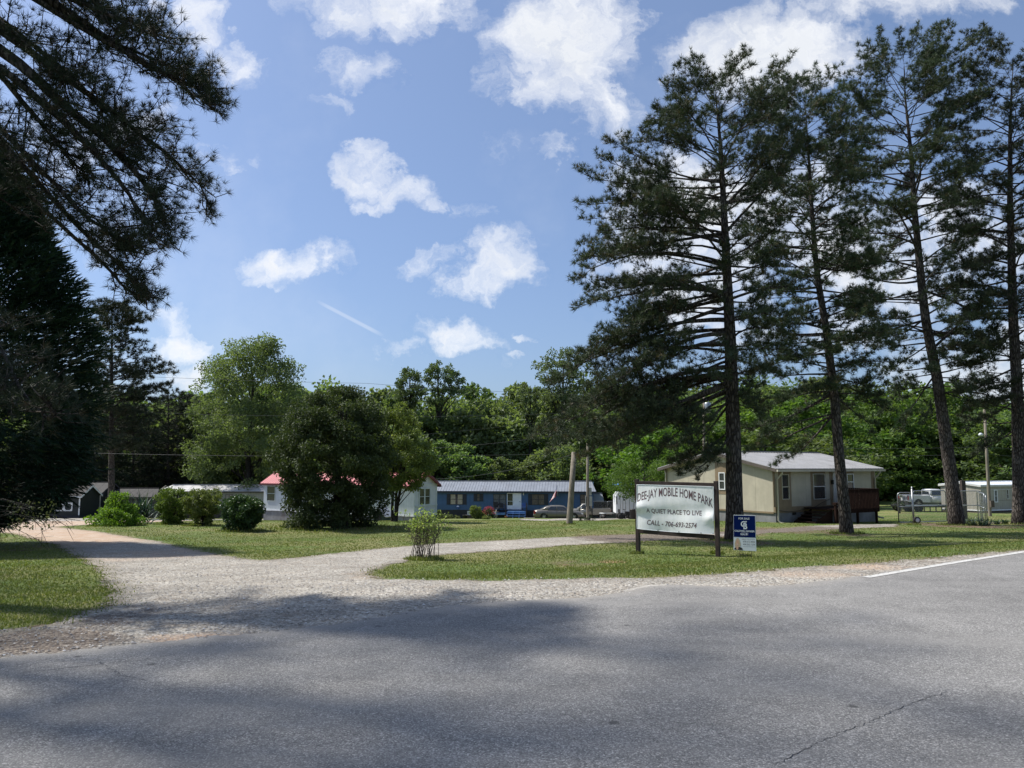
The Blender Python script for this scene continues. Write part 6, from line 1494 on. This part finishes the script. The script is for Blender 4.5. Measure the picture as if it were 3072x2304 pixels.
for x in np.linspace(-Lt/2+.3, Lt/2-.3, 9): m = MB(); m.box(x-.04,x+.04,-1.16,-1.12,.1,.56); m.build('stake', BLACKM, FT)
# ------------------------------------------------------------------ shrubs and garden things
def shrub(name, label, px, py, topy, half, n, leaf, lm, seed, shape=dome, **kw): return bushy(name, label, 'shrub', px, py, topy, half, n, leaf, lm, shape, seed=seed, **kw)
shrub('nandina_shrub', 'bright yellow-green feathery shrub at the end of the row beside the yucca', 350, 1577, 1478, 66, 9000, .11, LEAF_YEL, 81, shape=lambda q: max(.3, 1 - abs(2*q-.6)**2*.8), h0=0, nclump=110, cl=.2, rough=.4)
shrub('forsythia_shrub', 'rounded olive-green shrub, left of the two upright ones', 517, 1573, 1466, 46, 8500, .10, LEAF_OLV, 82, shape=lambda q: .50 + .5*min(1, q*1.7) if q < .85 else .8, h0=.0, nclump=110, cl=.24, rough=.2)
shrub('forsythia_shrub', 'upright olive-green shrub with a bare woody foot, right of the other', 606, 1577, 1465, 50, 8500, .10, LEAF_OLV, 83, shape=lambda q: .40 + .6*min(1, q*1.5) if q < .88 else .8, h0=.06, nclump=110, cl=.22, rough=.22, stems=8)
shrub('holly_shrub', 'glossy dark green rounded bush nearest the drive', 722, 1593, 1487, 62, 12000, .11, LEAF_BUSH, 84, shape=lambda q: .38 + .9*min(q, .55)*1.2 if q < .7 else max(.2, 1.05 - (q-.7)*2.2), h0=.02, nclump=130, cl=.22, rough=.28)
shrub('box_shrub', 'clipped bright green round bush in front of the blue home', 1427, 1557, 1517, 16, 3600, .09, LEAF_OLV, 85, shape=lambda q: .45 + .6*min(1, q*2) if q < .8 else .8, h0=0, nclump=70, cl=.3, rough=.1)
shrub('azalea_shrub', 'red-flowering azalea left of the blue porch', 1466, 1555, 1523, 17, 2600, .08, LEAF_BUSH, 86, h0=0, nclump=50, cl=.3)
az = [o for o in COL.objects if o.get('label', '').startswith('red-flowering')][0]; r_ = np.random.default_rng(4); Pf = norm(r_.normal(0, 1, (420, 3))); Pf[:, 2] = np.abs(Pf[:, 2]); Pf = Pf * np.array([.62, .62, .75]) * r_.uniform(.8, 1.08, (420, 1)) + np.array([0, 0, .42]); Vf, Ff = leaf_faces(Pf, np.zeros((420, 3)), .09, r_)
np_mesh('blossom', Vf, Ff, LEAF_RED, az, attrs={'rnd': np.repeat(r_.uniform(0, 1, 420), 4)})
shrub('dark_shrub', 'dark upright shrub under the end window of the red-roofed home', 1268, 1557, 1513, 15, 2600, .09, LEAF_BUSH, 87, shape=oval, h0=0, nclump=60, cl=.3)
shrub('dark_shrub', 'low dark green shrub at the corner of the red-roofed home', 1290, 1561, 1538, 18, 1800, .09, LEAF_BUSH, 88, h0=0, nclump=40, cl=.3)
shrub('copper_shrub', 'small coppery-leaved shrub between the two homes', 1313, 1558, 1530, 13, 1500, .08, LEAF_OLV, 89, h0=0, nclump=40, cl=.3)
for i, (px, py, ty, hf) in enumerate([(1338,1557,1541,10),(1354,1556,1542,8),(1372,1556,1544,9),(1448,1557,1538,10),(1459,1558,1546,12)]):
    shrub('garden_plant', ['arching pale green plant right of the coppery shrub','pale green plant behind the black pot','small leafy plant right of the pale green pair','low green shrub between the round bush and the azalea','low plant at the foot of the azalea'][i], px, py, ty, hf, 700, .08, LEAF_OLV, 90 + i, h0=0, nclump=20, cl=.35, stems=3)
shrub('weed_clump', 'weeds grown up around the foot of the pole with meter boxes', 1768, 1562, 1550, 20, 500, .05, LEAF_BUSH, 96, h0=0, nclump=30, cl=.2, stems=6)
shrub('weed_clump', 'thin weeds just left of the pole with meter boxes', 1741, 1563, 1549, 8, 120, .05, LEAF_BUSH, 97, h0=0, nclump=12, cl=.3, stems=4)
shrub('bare_shrub', 'small leafless dark sapling at the left end of the kennel panels', 2700, 1540, 1480, 20, 260, .10, LEAF_BUSH, 98, h0=.25, nclump=26, cl=.2, stems=7)
# tall bare-stemmed shrub at the fork of the drive
b = ground(1271, 1678); r_ = np.random.default_rng(77); rt_ = empty('sprouting_shrub', b, 0, 'open shrub of bare stems with pale new leaves at the grass island tip', 'shrub'); m = MB(); tips = []
for k in range(34):
    a = r_.uniform(0, 6.28); sp_ = .50 * r_.uniform(0, 1)**.6; H_ = r_.uniform(.72, 1.14)
    p0 = Vector((r_.normal(0, .13), r_.normal(0, .12), -.05)); p2 = Vector((p0.x + math.cos(a)*sp_*1.1, math.sin(a)*sp_*.9, H_)); p1 = p0.lerp(p2, .5) + Vector((-math.cos(a)*.05, 0, .08))
    P_ = [Vector(tuple(q)) for q in bez(p0, p1, p2, 8)]; m.tube(P_, [.009*(1 - .7*i/7) for i in range(8)], 5, 0, False)
    for j in range(13):
        q = r_.uniform(.35, 1); i = min(int(q*7), 6); s0 = P_[i].lerp(P_[i+1], q*7 - i); e = s0 + Vector((r_.normal(0,.10), r_.normal(0,.10), r_.uniform(.03,.18))); m.tube([s0, e], [.005,.002], 3, 0, False)
        if e.z > .45: tips += [e] * (3 if e.z > .72 else 1)
    tips += [P_[-1]] * 4
m.build('stems', TWIG2, rt_); Pl = np.array([tuple(t) for t in tips]) + r_.normal(0, .035, (len(tips), 3)); V, F_ = leaf_faces(Pl, np.tile([0, 0, .8], (len(tips), 1)), .062, r_); np_mesh('leaves', V, F_, LEAF_SPRIG, rt_, attrs={'rnd': np.repeat(r_.uniform(0, 1, len(tips)), 4)})
# yucca and iris clumps
def blade_clump(name, label, cat, px, py, H_, R_, n, w_, seed, m_=YUC, up=.2, off=0.0):
    b = ground(px, py); r_ = np.random.default_rng(seed); rt_ = empty(name, b, 0, label, cat); vs = []; fs = []; at_ = []
    for k in range(n):
        a = r_.uniform(0, 6.28); el = math.asin(min(1, r_.uniform(up, 1)**.8)); d = Vector((math.cos(a)*math.cos(el), math.sin(a)*math.cos(el), math.sin(el))); o_ = Vector((r_.normal(0, R_*.25), r_.normal(0, R_*.2), H_*off*r_.uniform(0, 1))); s_ = d.cross(Vector((0,0,1))); s_ = s_.normalized()*w_/2 if s_.length > .01 else Vector((w_/2,0,0)); l = r_.uniform(.7, 1.05)
        L_ = (H_*math.sin(el) + R_*math.cos(el)) * l * (1 - off*.5); q = len(vs); mid = o_ + d*L_*.55 + Vector((0,0,.02)); tip = o_ + d*L_ + Vector((0,0,-.06*L_))
        vs += [o_ - s_, o_ + s_, mid + s_*.8, mid - s_*.8, tip]; fs.append(((q, q+1, q+2, q+3), (q+3, q+2, q+4))); at_ += [r_.uniform(0, 1)]*5
    F4 = np.array([f[0] for f in fs]); F3 = np.array([f[1] for f in fs]); np_mesh('leaves', np.array([tuple(v) for v in vs]), [F4, F3], m_, rt_, attrs={'rnd': at_})
blade_clump('yucca', 'spiky blue-green yucca between the yellow-green shrub and the upright shrubs', 'yucca', 428, 1571, 1.5, .95, 170, .06, 61, off=.55, up=.0)
for i, (px, py, s_) in enumerate([(2918,1577,1.0),(2945,1578,1.1),(2962,1577,.9),(2990,1573,.6),(3015,1572,.6)]):
    blade_clump('iris_clump', ['strappy green iris clump nearest the leaning pine','largest strappy iris clump, second from the leaning pine','strappy iris clump, third from the leaning pine','small sparse iris tuft, fourth from the leaning pine','small sparse iris tuft nearest the thick right-edge pine'][i], 'iris', px, py, .48*s_, .34*s_, 60, .035, 70+i, up=.25)
# dog house
b = gz(at(1148, 1564, 49)); DH = empty('dog_house', b, -.35, 'little green dog house with pale gable roof beside the forked tree', 'dog house')
m = MB(); m.prism([(-.40,0),(.40,0),(.40,.42),(0,.84),(-.40,.42)], -.45, .45); m.build('wall', mat('dark_green_paint', (.03,.05,.035), .7, var=.3), DH)
m = MB(); m.prism([(-.52,.33),(0,.88),(.52,.33),(.50,.28),(0,.80),(-.50,.28)], -.58, .55); m.build('roof', RMETD, DH); m = MB(); m.prism([(-.16,.05),(.16,.05),(.16,.36),(0,.48),(-.16,.36)], -.46, -.452); m.build('doorway', BLACKM, DH)
# wagon wheel ornament with a barrel
b = gz(at(1481, 1560, 84)); WW = empty('wagon_wheel', b, 0, 'pale ornamental wagon wheel leaning in front of the azalea', 'garden ornament'); PW = mat('bleached_wood', (.36,.34,.27), .8, var=.2)
m = MB(); m.lathe([(.34,-.03),(.40,-.03),(.40,.03),(.34,.03),(.34,-.03)], (0,0,.40), 'y', 24); m.build('rim', PW, WW)
for k in range(8): a = k*math.pi/4; m = MB(); m.bar((.05*math.cos(a),0,.4+.05*math.sin(a)), (.36*math.cos(a),0,.4+.36*math.sin(a)), .035, .035, up=(0,1,0)); m.build('spoke', PW, WW)
m = MB(); m.lathe([(0,-.07),(.07,-.07),(.07,.07),(0,.07)], (0,0,.4), 'y', 12); m.build('hub', PW, WW); m = MB(); m.bar((.18,.12,.5), (.30,.16,1.0), .13, .05); m.build('tongue', PW, WW)
def potted(label, px, py, Y, r, h, m_=POTB):
    b = gz(at(px, py, Y)); rt_ = empty('plant_pot', b, 0, label, 'plant pot'); m = MB(); m.lathe([(0,0),(r*.8,0),(r,h),(r*1.06,h),(r*1.06,h*.9),(r*.95,h*.88)], n=16); m.build('pot', m_, rt_); m = MB(); m.lathe([(0,h*.9),(r*.95,h*.9)], n=16); m.build('soil', BLOCKD, rt_)
potted('large black planter in front of the blue home, left of the round bush', 1395, 1556, 86, .28, .42); potted('low black pot with an arching plant right of the coppery shrub', 1356, 1555, 86, .2, .2); potted('red-brown pot by the blue porch posts', 1518, 1552, 86.5, .16, .35, TERRA)
b = gz(at(1407, 1551, 87.5)); rt_ = empty('garden_plaque', b, 0, 'white patterned plaque on a dark stand beside the round bush', 'garden ornament'); m = MB(); m.box(-.18,.18,-.02,.02,.42,.86); m.build('plaque', SIGNW, rt_); m = MB(); m.box(-.3,.3,-.15,.15,0,.42); m.build('stand', DKWOOD, rt_, bevel=.02); m = MB(); m.lathe([(.05,-.025),(.12,-.025)], (0,0,.64), 'y', 12); m.bar((-.1,-.024,.5),(.1,-.024,.8),.02,.003); m.build('pattern', GALV, rt_)
b = gz(at(1900, 1548, 73)); rt_ = empty('rubbish_bin', b, 0, 'black bin just left of the big sign near the camper', 'bin'); m = MB(); m.lathe([(0,0),(.28,0),(.36,.82),(.38,.84),(.36,.88)], n=18); m.build('body', POTB, rt_); m = MB(); m.lathe([(.385,.885),(.36,.93),(0,.97)], n=18); m.build('lid', POTB, rt_)
b = gz(at(1872, 1545, 75)); rt_ = empty('garden_tractor', b, .1, 'small dark ride-on mower parked under the canopy', 'mower')
m = MB(); m.box(.1,.8,-.25,.25,.35,.72); m.build('bonnet', BLACKM, rt_, bevel=.06); m = MB(); m.box(-.55,.1,-.4,.4,.28,.42); m.build('deck', BLACKM, rt_, bevel=.03); m = MB(); m.box(-.5,-.1,-.22,.22,.5,.6); m.box(-.55,-.45,-.22,.22,.6,.95); m.build('seat', BLACKM, rt_, bevel=.03)
for (x, r_w) in ((-.4,.28),(.6,.2)):
    for y in (-.42,.42): m = MB(); m.lathe([(0,-.08),(r_w,-.08),(r_w,.08),(0,.08)], (x,y,r_w), 'y', 16); m.build('wheel', RUBBER, rt_)
m = MB(); m.lathe([(.13,0),(.16,.02),(.13,.04)], (0,0,.9), n=14); m.tube([(.1,0,.7),(0,0,.9)], .02, 6); m.build('steering_wheel', BLACKM, rt_)
# timber edging left of the saloon
b = at(1575, 1556.5, 82.5); rt_ = tag(MB().box(-.15,1.05,-.08,.08,-.05,.12).build('landscape_timber', CONC, None, gz(b), bevel=.015), 'pale timber edging lying on the grass behind the saloon', 'timber edging')
